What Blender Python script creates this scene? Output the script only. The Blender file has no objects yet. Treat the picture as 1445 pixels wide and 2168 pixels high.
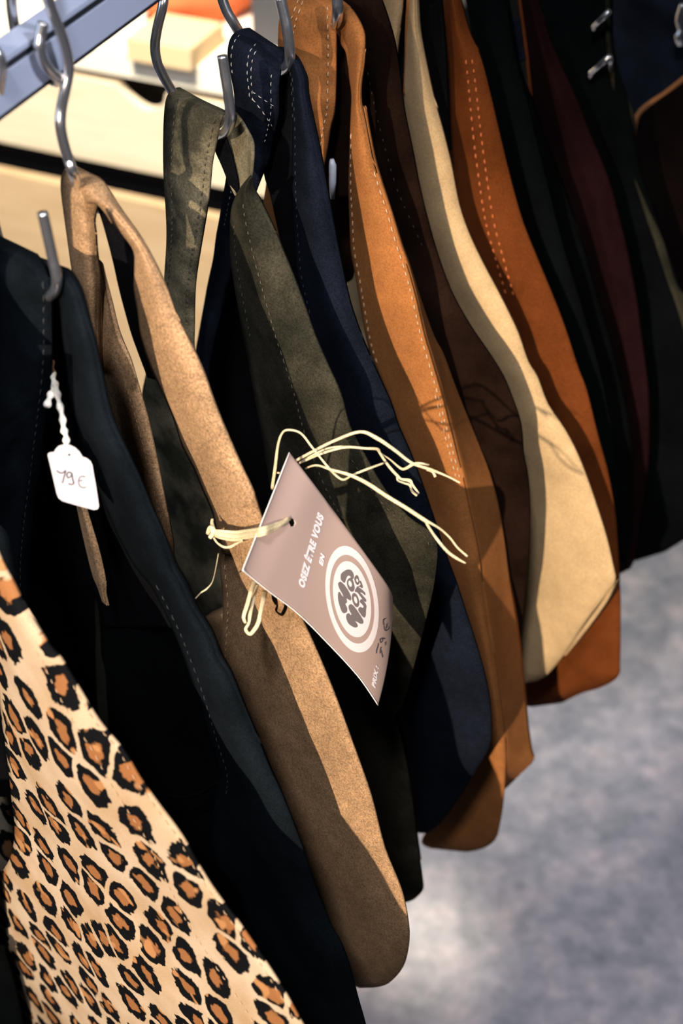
import bpy, math, random
from mathutils import Vector, noise

random.seed(7)
scn = bpy.context.scene
COL = scn.collection
V = Vector

# ------------------------------------------------------------------ camera
FPX = 3011.0                       # 50 mm on a 36 mm high frame, 2168 px
PITCH = math.radians(41.0)
CAM = V((0, 0, 1.65))
RT = V((1, 0, 0))
FW = V((0, math.cos(PITCH), -math.sin(PITCH)))
UP = V((0, math.sin(PITCH), math.cos(PITCH)))
cd = bpy.data.cameras.new('camera')
cam = bpy.data.objects.new('camera', cd)
COL.objects.link(cam)
cam.location = CAM
cam.rotation_euler = (math.pi / 2 - PITCH, 0, 0)
cd.sensor_fit = 'VERTICAL'
cd.sensor_height = 36
cd.lens = 50
cd.clip_start = 0.02
cd.dof.use_dof = True
cd.dof.focus_distance = 0.76
cd.dof.aperture_fstop = 7.0
scn.camera = cam

# ------------------------------------------------------------------ light
w = bpy.data.worlds.new('world')
scn.world = w
w.use_nodes = True
w.node_tree.nodes['Background'].inputs[0].default_value = (0.75, 0.85, 1.0, 1)
w.node_tree.nodes['Background'].inputs[1].default_value = 0.026


def aim(o, target):
    o.rotation_euler = (V(target) - o.location).to_track_quat('-Z', 'Y').to_euler()


def lamp(name, kind, loc, target, energy, color, **kw):
    d = bpy.data.lights.new(name, kind)
    d.energy = energy
    d.color = color
    for k, v in kw.items():
        setattr(d, k, v)
    o = bpy.data.objects.new(name, d)
    COL.objects.link(o)
    o.location = loc
    aim(o, target)
    return o


KEYDIR = V((0.30, 0.80, -0.52)).normalized()
KEYT = V((-0.04, 0.58, 1.02))
lamp('key_spot', 'SPOT', KEYT - KEYDIR * 3.2, KEYT, 700, (1.0, 0.87, 0.73), spot_size=math.radians(15), spot_blend=0.75, shadow_soft_size=0.018)
lamp('cabinet_light', 'SPOT', (-0.55, 0.75, 3.0), (-0.35, 1.85, 0.6), 760, (1.0, 0.92, 0.80), spot_size=math.radians(44), spot_blend=0.5, shadow_soft_size=0.12)
lamp('rail_fill', 'SPOT', (0.95, -0.55, 2.5), (-0.14, 0.57, 1.35), 140, (0.88, 0.90, 1.0), spot_size=math.radians(15), spot_blend=0.6, shadow_soft_size=0.05)  # added cool spot, brightens the rail and the nearest strap tops
lamp('floor_fill', 'SPOT', (1.25, 0.2, 2.8), (0.62, 0.74, 0.0), 420, (1.0, 0.92, 0.92), spot_size=math.radians(33), spot_blend=0.8, shadow_soft_size=0.1)  # added spot to lighten the floor at lower right
lamp('floor_patch_fill', 'SPOT', (-0.7, 2.5, 2.8), (0.10, 1.05, 0.0), 1500, (1.0, 0.84, 0.64), spot_size=math.radians(3.8), spot_blend=1.0, shadow_soft_size=0.06)  # added narrow spot that makes the warm patch on the floor
lamp('ceiling_light', 'AREA', (-0.2, -0.45, 2.9), (0.5, 1.1, 0.0), 28, (0.86, 0.89, 1.0), shape='DISK', size=0.22)
lamp('cool_left_fill', 'AREA', (-2.6, 0.2, 2.0), (0.0, 0.9, 1.2), 13, (0.62, 0.76, 1.0), shape='RECTANGLE', size=1.4, size_y=1.4)  # added cool fill panel out of view on the left

scn.view_settings.view_transform = 'Standard'
scn.view_settings.look = 'None'
scn.view_settings.exposure = 0.0
scn.view_settings.gamma = 1.0
scn.view_settings.use_curve_mapping = False

# ------------------------------------------------------------------ rail frame of reference
YAW = math.radians(22.7)
RD = V((math.sin(YAW), math.cos(YAW), 0))      # along the rail, away from the camera
RW = V((math.cos(YAW), -math.sin(YAW), 0))     # level, across the rail
UZ = V((0, 0, 1))


def ray(px, py):
    return FW + RT * ((px - 722.5) / FPX) - UP * ((py - 1084) / FPX)


def at(px, py, depth):
    return CAM + ray(px, py) * depth


def onplane(px, py, p, n):
    d = ray(px, py)
    return CAM + d * ((p - CAM).dot(n) / d.dot(n))


def proj(p):
    v = p - CAM
    z = v.dot(FW)
    return 722.5 + FPX * v.dot(RT) / z, 1084 - FPX * v.dot(UP) / z


P0 = at(165, 125, 0.62)                        # a point on the rail's lower edge


def srgb(c, a=1.0):
    return tuple(((x / 255) / 12.92 if x / 255 <= 0.04045 else ((x / 255 + 0.055) / 1.055) ** 2.4) for x in c) + (a,)


# ------------------------------------------------------------------ materials
class Mat:
    def __init__(s, name):
        s.m = bpy.data.materials.new(name)
        s.m.use_nodes = True
        s.t = s.m.node_tree
        s.b = s.t.nodes['Principled BSDF']

    def n(s, kind, **kw):
        nd = s.t.nodes.new(kind)
        for k, v in kw.items():
            if k in nd.inputs:
                nd.inputs[k].default_value = v
            else:
                setattr(nd, k, v)
        return nd

    def l(s, a, b):
        s.t.links.new(a, b)

    def ramp(s, fac, stops, interp='LINEAR'):
        r = s.n('ShaderNodeValToRGB')
        r.color_ramp.interpolation = interp
        el = r.color_ramp.elements
        while len(el) < len(stops):
            el.new(0.5)
        for e, (p, c) in zip(el, stops):
            e.position = p
            e.color = c
        s.l(fac, r.inputs[0])
        return r.outputs[0]

    def mix(s, fac, a, b, mode='MIX'):
        m = s.n('ShaderNodeMix', data_type='RGBA', blend_type=mode)
        for sock, v in ((m.inputs['Factor'], fac), (m.inputs['A'], a), (m.inputs['B'], b)):
            pass
        ins = [i for i in m.inputs]
        fa = ins[0]
        ca = [i for i in ins if i.name == 'A' and i.type == 'RGBA'][0]
        cb = [i for i in ins if i.name == 'B' and i.type == 'RGBA'][0]
        for sock, v in ((fa, fac), (ca, a), (cb, b)):
            if isinstance(v, (int, float, tuple)):
                sock.default_value = v
            else:
                s.l(v, sock)
        return [o for o in m.outputs if o.type == 'RGBA'][0]


def plain(name, c, rough=0.6, metal=0.0, spec=0.5, emit=None):
    M = Mat(name)
    M.b.inputs['Base Color'].default_value = srgb(c)
    M.b.inputs['Roughness'].default_value = rough
    M.b.inputs['Metallic'].default_value = metal
    M.b.inputs['Specular IOR Level'].default_value = spec
    return M.m


def suede(name, c, var=0.25, grain=0.35, blotch=30.0, c2=None, c2amt=0.5, sheen=0.25, bump=0.35):
    """brushed leather: base colour, soft blotches where the nap lies differently, fine grain"""
    M = Mat(name)
    tc = M.n('ShaderNodeTexCoord')
    co = tc.outputs['Object']
    n1 = M.n('ShaderNodeTexNoise', Scale=blotch, Detail=4.0, Roughness=0.6)
    M.l(co, n1.inputs['Vector'])
    n2 = M.n('ShaderNodeTexNoise', Scale=900.0, Detail=3.0, Roughness=0.75)
    M.l(co, n2.inputs['Vector'])
    n3 = M.n('ShaderNodeTexNoise', Scale=blotch * 5, Detail=3.0, Roughness=0.6)
    M.l(co, n3.inputs['Vector'])
    base = srgb(c)
    lo = tuple(x * (1 - var) for x in base[:3]) + (1,)
    hi = tuple(min(1, x * (1 + var)) for x in base[:3]) + (1,)
    col = M.ramp(n1.outputs[0], [(0.35, lo), (0.65, hi)])
    if c2:
        msk = M.ramp(n1.outputs[0], [(0.45, (0, 0, 0, 1)), (0.62, (c2amt,) * 3 + (1,))])
        col = M.mix(msk, col, srgb(c2))
    g = M.ramp(n2.outputs[0], [(0.36, (1 - grain,) * 3 + (1,)), (0.64, (1 + grain,) * 3 + (1,))])
    col = M.mix(1.0, col, g, 'MULTIPLY')
    g3 = M.ramp(n3.outputs[0], [(0.3, (1 - grain * 0.4,) * 3 + (1,)), (0.7, (1 + grain * 0.3,) * 3 + (1,))])
    col = M.mix(1.0, col, g3, 'MULTIPLY')
    M.l(col, M.b.inputs['Base Color'])
    M.b.inputs['Roughness'].default_value = 0.95
    M.b.inputs['Specular IOR Level'].default_value = 0.15 if max(c) > 120 else 0.02
    M.b.inputs['Sheen Weight'].default_value = sheen if max(c) > 60 else 0.0
    M.b.inputs['Sheen Roughness'].default_value = 0.5
    M.b.inputs['Sheen Tint'].default_value = hi
    bp = M.n('ShaderNodeBump', Strength=bump, Distance=0.0006)
    M.l(n2.outputs[0], bp.inputs['Height'])
    M.l(bp.outputs[0], M.b.inputs['Normal'])
    return M.m


def leopard_mat():
    M = Mat('leopard_print')
    uv = M.n('ShaderNodeUVMap', uv_map='UVMap')
    nz = M.n('ShaderNodeTexNoise', Scale=60.0, Detail=1.0)
    M.l(uv.outputs[0], nz.inputs['Vector'])
    ad = M.n('ShaderNodeVectorMath', operation='MULTIPLY_ADD')
    M.l(nz.outputs['Color'], ad.inputs[0])
    ad.inputs[1].default_value = (0.0095, 0.0095, 0)
    M.l(uv.outputs[0], ad.inputs[2])
    sc = M.n('ShaderNodeVectorMath', operation='MULTIPLY')
    M.l(ad.outputs[0], sc.inputs[0])
    sc.inputs[1].default_value = (1.02, 0.92, 1)
    vo = M.n('ShaderNodeTexVoronoi', Scale=LEO, Randomness=0.62, voronoi_dimensions='2D')
    M.l(sc.outputs[0], vo.inputs['Vector'])
    ve = M.n('ShaderNodeTexVoronoi', Scale=LEO, Randomness=0.62, voronoi_dimensions='2D', feature='DISTANCE_TO_EDGE')
    M.l(sc.outputs[0], ve.inputs['Vector'])
    n2 = M.n('ShaderNodeTexNoise', Scale=210.0, Detail=2.0)
    M.l(uv.outputs[0], n2.inputs['Vector'])
    # distance to cell border decides the blob, distance to the cell centre the brown heart
    a = M.n('ShaderNodeMath', operation='MULTIPLY_ADD')
    M.l(n2.outputs[0], a.inputs[0]); a.inputs[1].default_value = 0.30
    M.l(vo.outputs['Distance'], a.inputs[2])
    blob = M.ramp(a.outputs[0], [(0.59, (1, 1, 1, 1)), (0.615, (0, 0, 0, 1))])
    e = M.n('ShaderNodeMath', operation='MULTIPLY_ADD')
    M.l(n2.outputs[0], e.inputs[0]); e.inputs[1].default_value = 0.14
    M.l(ve.outputs['Distance'], e.inputs[2])
    sep = M.ramp(e.outputs[0], [(0.125, (0, 0, 0, 1)), (0.15, (1, 1, 1, 1))])
    blob = M.mix(1.0, blob, sep, 'MULTIPLY')
    b = M.n('ShaderNodeMath', operation='MULTIPLY_ADD')
    M.l(n2.outputs[0], b.inputs[0]); b.inputs[1].default_value = 0.30
    M.l(vo.outputs['Distance'], b.inputs[2])
    heart = M.ramp(b.outputs[0], [(0.32, (1, 1, 1, 1)), (0.36, (0, 0, 0, 1))])
    n3 = M.n('ShaderNodeTexNoise', Scale=1500.0, Detail=3.0)
    M.l(uv.outputs[0], n3.inputs['Vector'])
    n4 = M.n('ShaderNodeTexNoise', Scale=25.0, Detail=3.0)
    M.l(uv.outputs[0], n4.inputs['Vector'])
    cream = M.ramp(n4.outputs[0], [(0.3, srgb((176, 143, 106))), (0.7, srgb((202, 177, 148)))])
    spot = M.mix(heart, srgb((13, 13, 14)), srgb((150, 98, 58)))
    # gaps in the black rings
    n5 = M.n('ShaderNodeTexNoise', Scale=75.0, Detail=1.0)
    M.l(uv.outputs[0], n5.inputs['Vector'])
    gap = M.ramp(n5.outputs[0], [(0.64, (0, 0, 0, 1)), (0.68, (1, 1, 1, 1))])
    spot = M.mix(gap, spot, srgb((178, 124, 78)))
    col = M.mix(blob, cream, spot)
    g = M.ramp(n3.outputs[0], [(0.3, (0.85,) * 3 + (1,)), (0.7, (1.1,) * 3 + (1,))])
    col = M.mix(1.0, col, g, 'MULTIPLY')
    M.l(col, M.b.inputs['Base Color'])
    M.b.inputs['Roughness'].default_value = 0.8
    M.b.inputs['Specular IOR Level'].default_value = 0.06
    bp = M.n('ShaderNodeBump', Strength=0.3, Distance=0.0004)
    M.l(n3.outputs[0], bp.inputs['Height'])
    M.l(bp.outputs[0], M.b.inputs['Normal'])
    return M.m


LEO = 39.0


def floor_mat():
    M = Mat('polished_concrete')
    tc = M.n('ShaderNodeTexCoord')
    n1 = M.n('ShaderNodeTexNoise', Scale=16.0, Detail=8.0, Roughness=0.7)
    M.l(tc.outputs['Object'], n1.inputs['Vector'])
    n2 = M.n('ShaderNodeTexNoise', Scale=45.0, Detail=4.0, Roughness=0.7)
    M.l(tc.outputs['Object'], n2.inputs['Vector'])
    c = M.ramp(n1.outputs[0], [(0.3, srgb((84, 90, 98))), (0.5, srgb((112, 114, 122))), (0.7, srgb((140, 134, 138)))])
    c2 = M.ramp(n2.outputs[0], [(0.3, (0.7, 0.72, 0.75, 1)), (0.7, (1.2, 1.18, 1.18, 1))])
    M.l(M.mix(1.0, c, c2, 'MULTIPLY'), M.b.inputs['Base Color'])
    M.b.inputs['Roughness'].default_value = 0.55
    M.b.inputs['Specular IOR Level'].default_value = 0.4
    return M.m


def wood_mat(name, c1, c2, rough=0.5):
    M = Mat(name)
    tc = M.n('ShaderNodeTexCoord')
    n1 = M.n('ShaderNodeTexNoise', Scale=6.0, Detail=5.0, Roughness=0.6)
    mp = M.n('ShaderNodeMapping')
    mp.inputs['Scale'].default_value = (1, 1, 7)
    M.l(tc.outputs['Object'], mp.inputs[0])
    M.l(mp.outputs[0], n1.inputs['Vector'])
    M.l(M.ramp(n1.outputs[0], [(0.3, srgb(c1)), (0.7, srgb(c2))]), M.b.inputs['Base Color'])
    M.b.inputs['Roughness'].default_value = rough
    return M.m


def steel_mat():
    M = Mat('polished_steel')
    tc = M.n('ShaderNodeTexCoord')
    n1 = M.n('ShaderNodeTexNoise', Scale=350.0, Detail=3.0)
    M.l(tc.outputs['Object'], n1.inputs['Vector'])
    M.l(M.ramp(n1.outputs[0], [(0.3, (0.20,) * 3 + (1,)), (0.7, (0.26,) * 3 + (1,))]), M.b.inputs['Roughness'])
    M.b.inputs['Base Color'].default_value = (0.80, 0.78, 0.78, 1)
    M.b.inputs['Metallic'].default_value = 0.95
    return M.m


MT = dict(
    blueblack=suede('blue_black_suede', (17, 21, 24), 0.4, 0.25, 14, sheen=0.04),
    taupe=suede('taupe_suede', (160, 124, 88), 0.16, 0.42, 25, sheen=0.12, bump=0.6),
    olive=suede('olive_suede', (42, 40, 31), 0.30, 0.35, 22, (66, 60, 45), 0.5, sheen=0.06, bump=0.5),
    olivewornlit=suede('worn_lit_olive_suede', (68, 64, 50), 0.3, 0.35, 26, (134, 120, 92), 0.7, sheen=0.08, bump=0.5),  # lighter olive: worn mottling, plus the stronger light on the strap in the colour
    navy=suede('navy_suede', (20, 23, 31), 0.25, 0.30, 25, sheen=0.06),
    cognac=suede('cognac_suede', (162, 101, 52), 0.18, 0.22, 18, sheen=0.1),
    darkbrown=suede('dark_brown_leather', (30, 18, 12), 0.4, 0.2, 20, sheen=0.05),
    tan=suede('tan_suede', (196, 162, 116), 0.12, 0.16, 18, sheen=0.12),
    rust=suede('rust_suede', (98, 50, 21), 0.22, 0.2, 16, sheen=0.06),
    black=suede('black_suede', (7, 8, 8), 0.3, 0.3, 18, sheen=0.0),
    blackgreen=suede('green_black_suede', (7, 9, 9), 0.3, 0.25, 18, sheen=0.0),
    burgundy=suede('burgundy_suede', (27, 11, 12), 0.3, 0.25, 14, sheen=0.03),
    oxblood=suede('dark_oxblood_leather', (16, 9, 8), 0.3, 0.2, 14, sheen=0.0),
    redbrown=suede('red_brown_suede', (140, 84, 58), 0.35, 0.4, 40, sheen=0.15),
    inner_black=suede('lining_and_shade_black', (12, 12, 13), 0.3, 0.3, 20, sheen=0.0),  # near-black for linings and for shade painted inside straps and gaps
    piping=plain('tan_piping', (150, 95, 50), 0.6),
    thread=plain('cream_thread', (200, 165, 125), 0.7),
    threadpale=plain('pale_thread', (176, 168, 158), 0.7),
    threaddark=plain('dark_thread', (74, 66, 52), 0.8),
    threadgrey=plain('grey_thread', (46, 50, 52), 0.8),
    threadrust=plain('rust_thread', (200, 104, 52), 0.8),
    steel=steel_mat(),
    railtop=plain('rail_satin', (172, 180, 202), 0.4, 0.1),
    raildark=plain('rail_slot_black', (16, 19, 26), 0.6),
    raffia=suede('natural_raffia', (222, 200, 156), 0.10, 0.14, 160, sheen=0.0, bump=0.2),
    card=plain('mauve_card', (186, 157, 143), 0.6, spec=0.3),
    cardedge=plain('white_card_core', (250, 240, 228), 0.7),
    ink_light=plain('pale_pink_ink', (250, 234, 226), 0.6),
    ink_white=plain('white_ink', (250, 240, 236), 0.6),
    ink_grey=plain('grey_ink', (124, 112, 108), 0.6),
    pen=plain('pen_ink', (58, 46, 52), 0.6),
    penpale=plain('faded_pen_ink', (78, 62, 66), 0.6),
    paper=plain('white_paper_tag', (196, 186, 180), 0.6),
    string=suede('white_cotton_string', (232, 222, 204), 0.06, 0.15, 60, sheen=0.0),
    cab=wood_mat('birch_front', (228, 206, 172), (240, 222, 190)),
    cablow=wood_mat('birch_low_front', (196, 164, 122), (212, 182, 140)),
    cabtop=plain('cream_laminate', (250, 238, 214), 0.4),
    dark=plain('recess_shade', (24, 20, 18), 0.8),  # shade of the cabinet gaps put into a near-black colour
    orange=suede('orange_leather', (214, 110, 66), 0.12, 0.1, 12),
    beige=plain('beige_card', (226, 196, 150), 0.7),
    grey=plain('charcoal_plastic', (66, 66, 70), 0.6),
    white=plain('highlight_white', (240, 242, 250), 0.35),  # white of the highlight capsule
    floor=floor_mat(),
    wall=plain('warm_white_wall', (236, 218, 190), 0.9),
)
MT['leopard'] = leopard_mat()


# ------------------------------------------------------------------ object helpers
def link(name, verts, faces, mat, parent=None, smooth=True, uvs=None):
    me = bpy.data.meshes.new(name)
    me.from_pydata([tuple(v) for v in verts], [], faces)
    me.update()
    if uvs:
        ul = me.uv_layers.new(name='UVMap')
        for lp in me.loops:
            ul.data[lp.index].uv = uvs[lp.vertex_index]
    if smooth:
        for p in me.polygons:
            p.use_smooth = True
    mats = mat if isinstance(mat, (list, tuple)) else [mat]
    for m in mats:
        me.materials.append(m)
    o = bpy.data.objects.new(name, me)
    COL.objects.link(o)
    if parent:
        o.parent = parent
        o.matrix_parent_inverse = parent.matrix_basis.inverted()
    return o


def thing(name, loc, label, cat, group=None):
    o = bpy.data.objects.new(name, None)
    o.empty_display_size = 0.02
    COL.objects.link(o)
    o.location = loc
    tag(o, label, cat, group)
    return o


def tag(o, label=None, cat=None, group=None, kind=None):
    if label: o['label'] = label
    if cat: o['category'] = cat
    if group: o['group'] = group
    if kind: o['kind'] = kind
    return o


class Geo:
    def __init__(s):
        s.v, s.f = [], []

    def add(s, vs, fs):
        b = len(s.v)
        s.v += vs
        s.f += [tuple(i + b for i in f) for f in fs]

    def box(s, o, ax, ay, az):
        """box from corner o with edge vectors"""
        vs = [o, o + ax, o + ax + ay, o + ay]
        vs += [v + az for v in vs]
        s.add(vs, [(0, 3, 2, 1), (4, 5, 6, 7), (0, 1, 5, 4), (1, 2, 6, 5), (2, 3, 7, 6), (3, 0, 4, 7)])

    def tube(s, pts, rad, seg=10, flat=1.0, side=None, twist=0.0):
        n = len(pts)
        rs = rad if isinstance(rad, (list, tuple)) else [rad] * n
        prev = None
        vs = []
        for i, p in enumerate(pts):
            t = (pts[min(i + 1, n - 1)] - pts[max(i - 1, 0)])
            if t.length < 1e-9: t = V((0, 0, 1))
            t.normalize()
            if prev is None:
                a = side if side else (V((0, 0, 1)) if abs(t.z) < 0.9 else V((1, 0, 0)))
            else:
                a = prev
            a = a - t * a.dot(t)
            if a.length < 1e-6: a = t.orthogonal()
            a.normalize()
            prev = a
            b = t.cross(a)
            tw = twist * i / n
            a2 = a * math.cos(tw) + b * math.sin(tw)
            b2 = t.cross(a2)
            for k in range(seg):
                q = 2 * math.pi * k / seg
                vs.append(p + a2 * (math.cos(q) * rs[i]) + b2 * (math.sin(q) * rs[i] * flat))
        fs = []
        for i in range(n - 1):
            for k in range(seg):
                k2 = (k + 1) % seg
                fs.append((i * seg + k, i * seg + k2, (i + 1) * seg + k2, (i + 1) * seg + k))
        fs.append(tuple(range(seg))[::-1])
        fs.append(tuple((n - 1) * seg + k for k in range(seg)))
        s.add(vs, fs)


def cr(a, b, c, d, t):
    return 0.5 * ((2 * b) + (c - a) * t + (2 * a - 5 * b + 4 * c - d) * t * t + (3 * b - a - 3 * c + d) * t ** 3)


def smoothpath(pts, sub=8):
    """Catmull-Rom through Vectors"""
    out = []
    n = len(pts)
    for i in range(n - 1):
        a, b, c, d = pts[max(i - 1, 0)], pts[i], pts[i + 1], pts[min(i + 2, n - 1)]
        for k in range(sub):
            out.append(cr(a, b, c, d, k / sub))
    out.append(pts[-1].copy())
    return out


class Bag:
    """a bag hanging from the rail at distance s along it, its flat side turned by ang"""
    def __init__(s, sr, ang, name, label, cat='bag', group=None, hook_z=1.32):
        a = math.radians(ang)
        s.s = sr
        s.w = RW * math.cos(a) - RD * math.sin(a)
        s.n = RD * math.cos(a) + RW * math.sin(a)
        s.p = P0 + RD * sr
        s.top = V((s.p.x, s.p.y, hook_z))
        s.root = thing(name, s.top, label, cat, group or ('suede slouch bags hanging on the rail' if name == 'shoulder_bag' else None))

    def P(s, px, py, off=0.0):
        return onplane(px, py, s.p + s.n * (off / 1000.0), s.n)

    def px(s, wv, z, off=0.0):
        """pixel of a point given on the bag's own plane in metres"""
        q = s.p + s.w * wv + s.n * (off / 1000.0)
        return proj(V((q.x, q.y, z)))


def to_hook(bag, rows, wv=0.012):
    """carry the strap on, above the picture, to the hook it hangs from"""
    r0 = tuple(rows[0]) + (0.0, 0.0) * (len(rows[0]) == 4)
    hx, hy = bag.px(wv, 1.325)
    half = 0.009 * FPX / (V((bag.p.x, bag.p.y, 1.32)) - CAM).dot(FW)
    out = []
    for f in (0.0, 0.33, 0.66):
        out.append((hx - half + (r0[0] - hx + half) * f, hy + (r0[1] - hy) * f, hx + half + (r0[2] - hx - half) * f, hy + (r0[3] - hy) * f, r0[4], r0[5]))
    return out + list(rows)


class Ribbon:
    """a panel between two edges; rows run along it"""
    def __init__(s, bag, rows, bulge=0.0, wrinkle=0.6, thick=1.4, body=0.0, sub=6, m=12, seed=0.0, crease=None, wscale=14.0):
        s.bag = bag
        s.rows = []
        for r in rows:
            r = tuple(r)
            if len(r) == 4: r = r + (0.0, 0.0)
            if len(r) == 6: r = r + (bulge,)
            s.rows.append(tuple(float(x) for x in r))
        s.wr, s.thick, s.body, s.sub, s.m, s.seed, s.crease, s.ws = wrinkle, thick, body, sub, m, seed, crease, wscale

    def row(s, t):
        n = len(s.rows)
        t = max(0.0, min(n - 1.0001, t))
        i = int(t)
        f = t - i
        a, b, c, d = s.rows[max(i - 1, 0)], s.rows[i], s.rows[min(i + 1, n - 1)], s.rows[min(i + 2, n - 1)]
        return [cr(a[k], b[k], c[k], d[k], f) for k in range(7)]

    def pt(s, u, t, extra=0.0):
        xl, yl, xr, yr, ol, orr, bu = s.row(t)
        x = xl + (xr - xl) * u
        y = yl + (yr - yl) * u
        off = ol + (orr - ol) * u - bu * 4 * u * (1 - u) - extra
        if s.crease:
            cu, ca = s.crease                      # soft ridge along the panel
            off -= ca * max(0.0, 1 - abs(u - cu) / 0.25)
        q = s.bag.P(x, y, off)
        if s.wr:
            k = noise.noise(q * s.ws + V((s.seed, s.seed * 2.3, 0)))
            k2 = noise.noise(q * s.ws * 4 + V((s.seed * 3.1, 5.5, 1.0)))
            off += s.wr * (k * 2.2 + k2 * 0.5)
            q = s.bag.P(x, y, off)
        return q

    def build(s, name, mat, parent=None):
        N = (len(s.rows) - 1) * s.sub + 1
        M = s.m
        vs, uv = [], []
        bg = s.bag
        for side in (0, 1):
            for i in range(N):
                t = i / s.sub
                for j in range(M + 1):
                    u = j / M
                    q = s.pt(u, t)
                    if side:
                        e = min(1.0, math.sin(math.pi * min(max(u, 0.0), 1.0)) * 3) if s.body else 1.0
                        vv = min(1.0, (N - 1 - i) / 4.0 + 0.1) if s.body else 1.0
                        rw = s.row(t)
                        bw = max(0.0, min(s.body, (abs(rw[2] - rw[0]) - 50) / 15.0))
                        q = q + bg.n * ((s.thick + bw * max(0.0, math.sin(math.pi * u)) * vv) / 1000.0)
                    vs.append(q)
                    uv.append(((q - bg.p).dot(bg.w), q.z))
        fs = []
        K = N * (M + 1)
        g = lambda i, j, sd: sd * K + i * (M + 1) + j
        for i in range(N - 1):
            for j in range(M):
                fs.append((g(i, j, 0), g(i + 1, j, 0), g(i + 1, j + 1, 0), g(i, j + 1, 0)))
                fs.append((g(i, j, 1), g(i, j + 1, 1), g(i + 1, j + 1, 1), g(i + 1, j, 1)))
            fs.append((g(i, 0, 0), g(i, 0, 1), g(i + 1, 0, 1), g(i + 1, 0, 0)))
            fs.append((g(i, M, 0), g(i + 1, M, 0), g(i + 1, M, 1), g(i, M, 1)))
        for j in range(M):
            fs.append((g(0, j, 0), g(0, j + 1, 0), g(0, j + 1, 1), g(0, j, 1)))
            fs.append((g(N - 1, j, 0), g(N - 1, j, 1), g(N - 1, j + 1, 1), g(N - 1, j + 1, 0)))
        o = link(name, vs, fs, mat, parent or bg.root, True, uv)
        s.obj = o
        return o

    def stitch(s, lines, mat, name='stitching', dash=4.0, gap=3.0, wid=0.35, parent=None):
        """lines: (u0, t0, u1, t1) runs on the panel; dash and gap in mm"""
        for (u0, t0, u1, t1) in lines:
            G = Geo()
            K = 160
            pts = [s.pt(u0 + (u1 - u0) * k / K, t0 + (t1 - t0) * k / K, 0.25) for k in range(K + 1)]
            cum = [0]
            for k in range(K): cum.append(cum[-1] + (pts[k + 1] - pts[k]).length * 1000)

            def P(d):
                for k in range(K):
                    if cum[k + 1] >= d:
                        f = (d - cum[k]) / max(1e-6, cum[k + 1] - cum[k])
                        return pts[k].lerp(pts[k + 1], f)
                return pts[-1]
            d = 0.0
            while d + dash < cum[-1]:
                L = dash * random.uniform(0.8, 1.15)
                a, c = P(d), P(d + L)
                mid = P(d + L / 2) - s.bag.n * 0.0003
                G.tube([a, a.lerp(mid, 0.6), mid, c.lerp(mid, 0.6), c], [wid * 0.4 / 1000, wid / 1000, wid / 1000, wid / 1000, wid * 0.4 / 1000], 6)
                d += L + gap * random.uniform(0.8, 1.2)
            link(name, G.v, G.f, mat, parent or s.obj)


# ------------------------------------------------------------------ the setting
def structure(name, geo, mat):
    o = link(name, geo.v, geo.f, mat, None, False)
    o['kind'] = 'structure'
    return o


g = Geo(); g.box(V((-4, -4, -0.05)), V((9, 0, 0)), V((0, 12, 0)), V((0, 0, 0.05)))
structure('floor', g, MT['floor'])
g = Geo(); g.box(P0 + RD * 4.2 - RW * 3.5 - UZ * P0.z, RW * 8, RD * 0.1, UZ * 3.2)
structure('wall_back', g, MT['wall'])

# ------------------------------------------------------------------ clothes rail
RAILZ = P0.z
rack = thing('clothes_rail', V((P0.x, P0.y, 0)) - RW * 0.012 + RD * 1.0, 'grey steel clothes rail with a dark slot, running above all the bags', 'clothes rail')
O = P0 - RD * 0.9 - UZ * 0.0015
L = RD * 5.1
RWD = 0.013
g = Geo(); g.box(O + UZ * 0.0018, L, -RW * RWD, UZ * 0.0152)
link('lower_tube', g.v, g.f, MT['railtop'], rack, False)
g = Geo(); g.box(O, L, -RW * RWD, UZ * 0.0018)
link('bottom_seam', g.v, g.f, MT['raildark'], rack, False)
g = Geo(); g.box(O + UZ * 0.017 - RW * 0.001, L, -RW * (RWD - 0.002), UZ * 0.0036)
link('slot', g.v, g.f, MT['raildark'], rack, False)
g = Geo(); g.box(O + UZ * 0.0206, L, -RW * RWD, UZ * 0.002)
link('top_plate', g.v, g.f, MT['railtop'], rack, False)


# ------------------------------------------------------------------ S hooks
HOOKG = 'steel S hooks on the rail'


def s_hook(label, pts, r=0.00235, sub=8):
    """pts: world points from the top end round the rail, down the shank and up to the tip"""
    G = Geo()
    pth = smoothpath(pts, sub)
    G.tube(pth, r, 14)
    o = link('s_hook', G.v, G.f, MT['steel'])
    tag(o, label, 'hook', HOOKG)
    return o


def rail_turn(s, up=True):
    """points of the upper bend over the rail at rail distance s (behind -> over -> front)"""
    c = P0 + RD * s
    return [c - RW * 0.017 - UZ * 0.006, c - RW * 0.018 + UZ * 0.012, c - RW * 0.015 + UZ * 0.024, c - RW * 0.006 + UZ * 0.0275, c + RW * 0.0035 + UZ * 0.021]


# ------------------------------------------------------------------ bags
exec_order = []
BAGG = None

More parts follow.
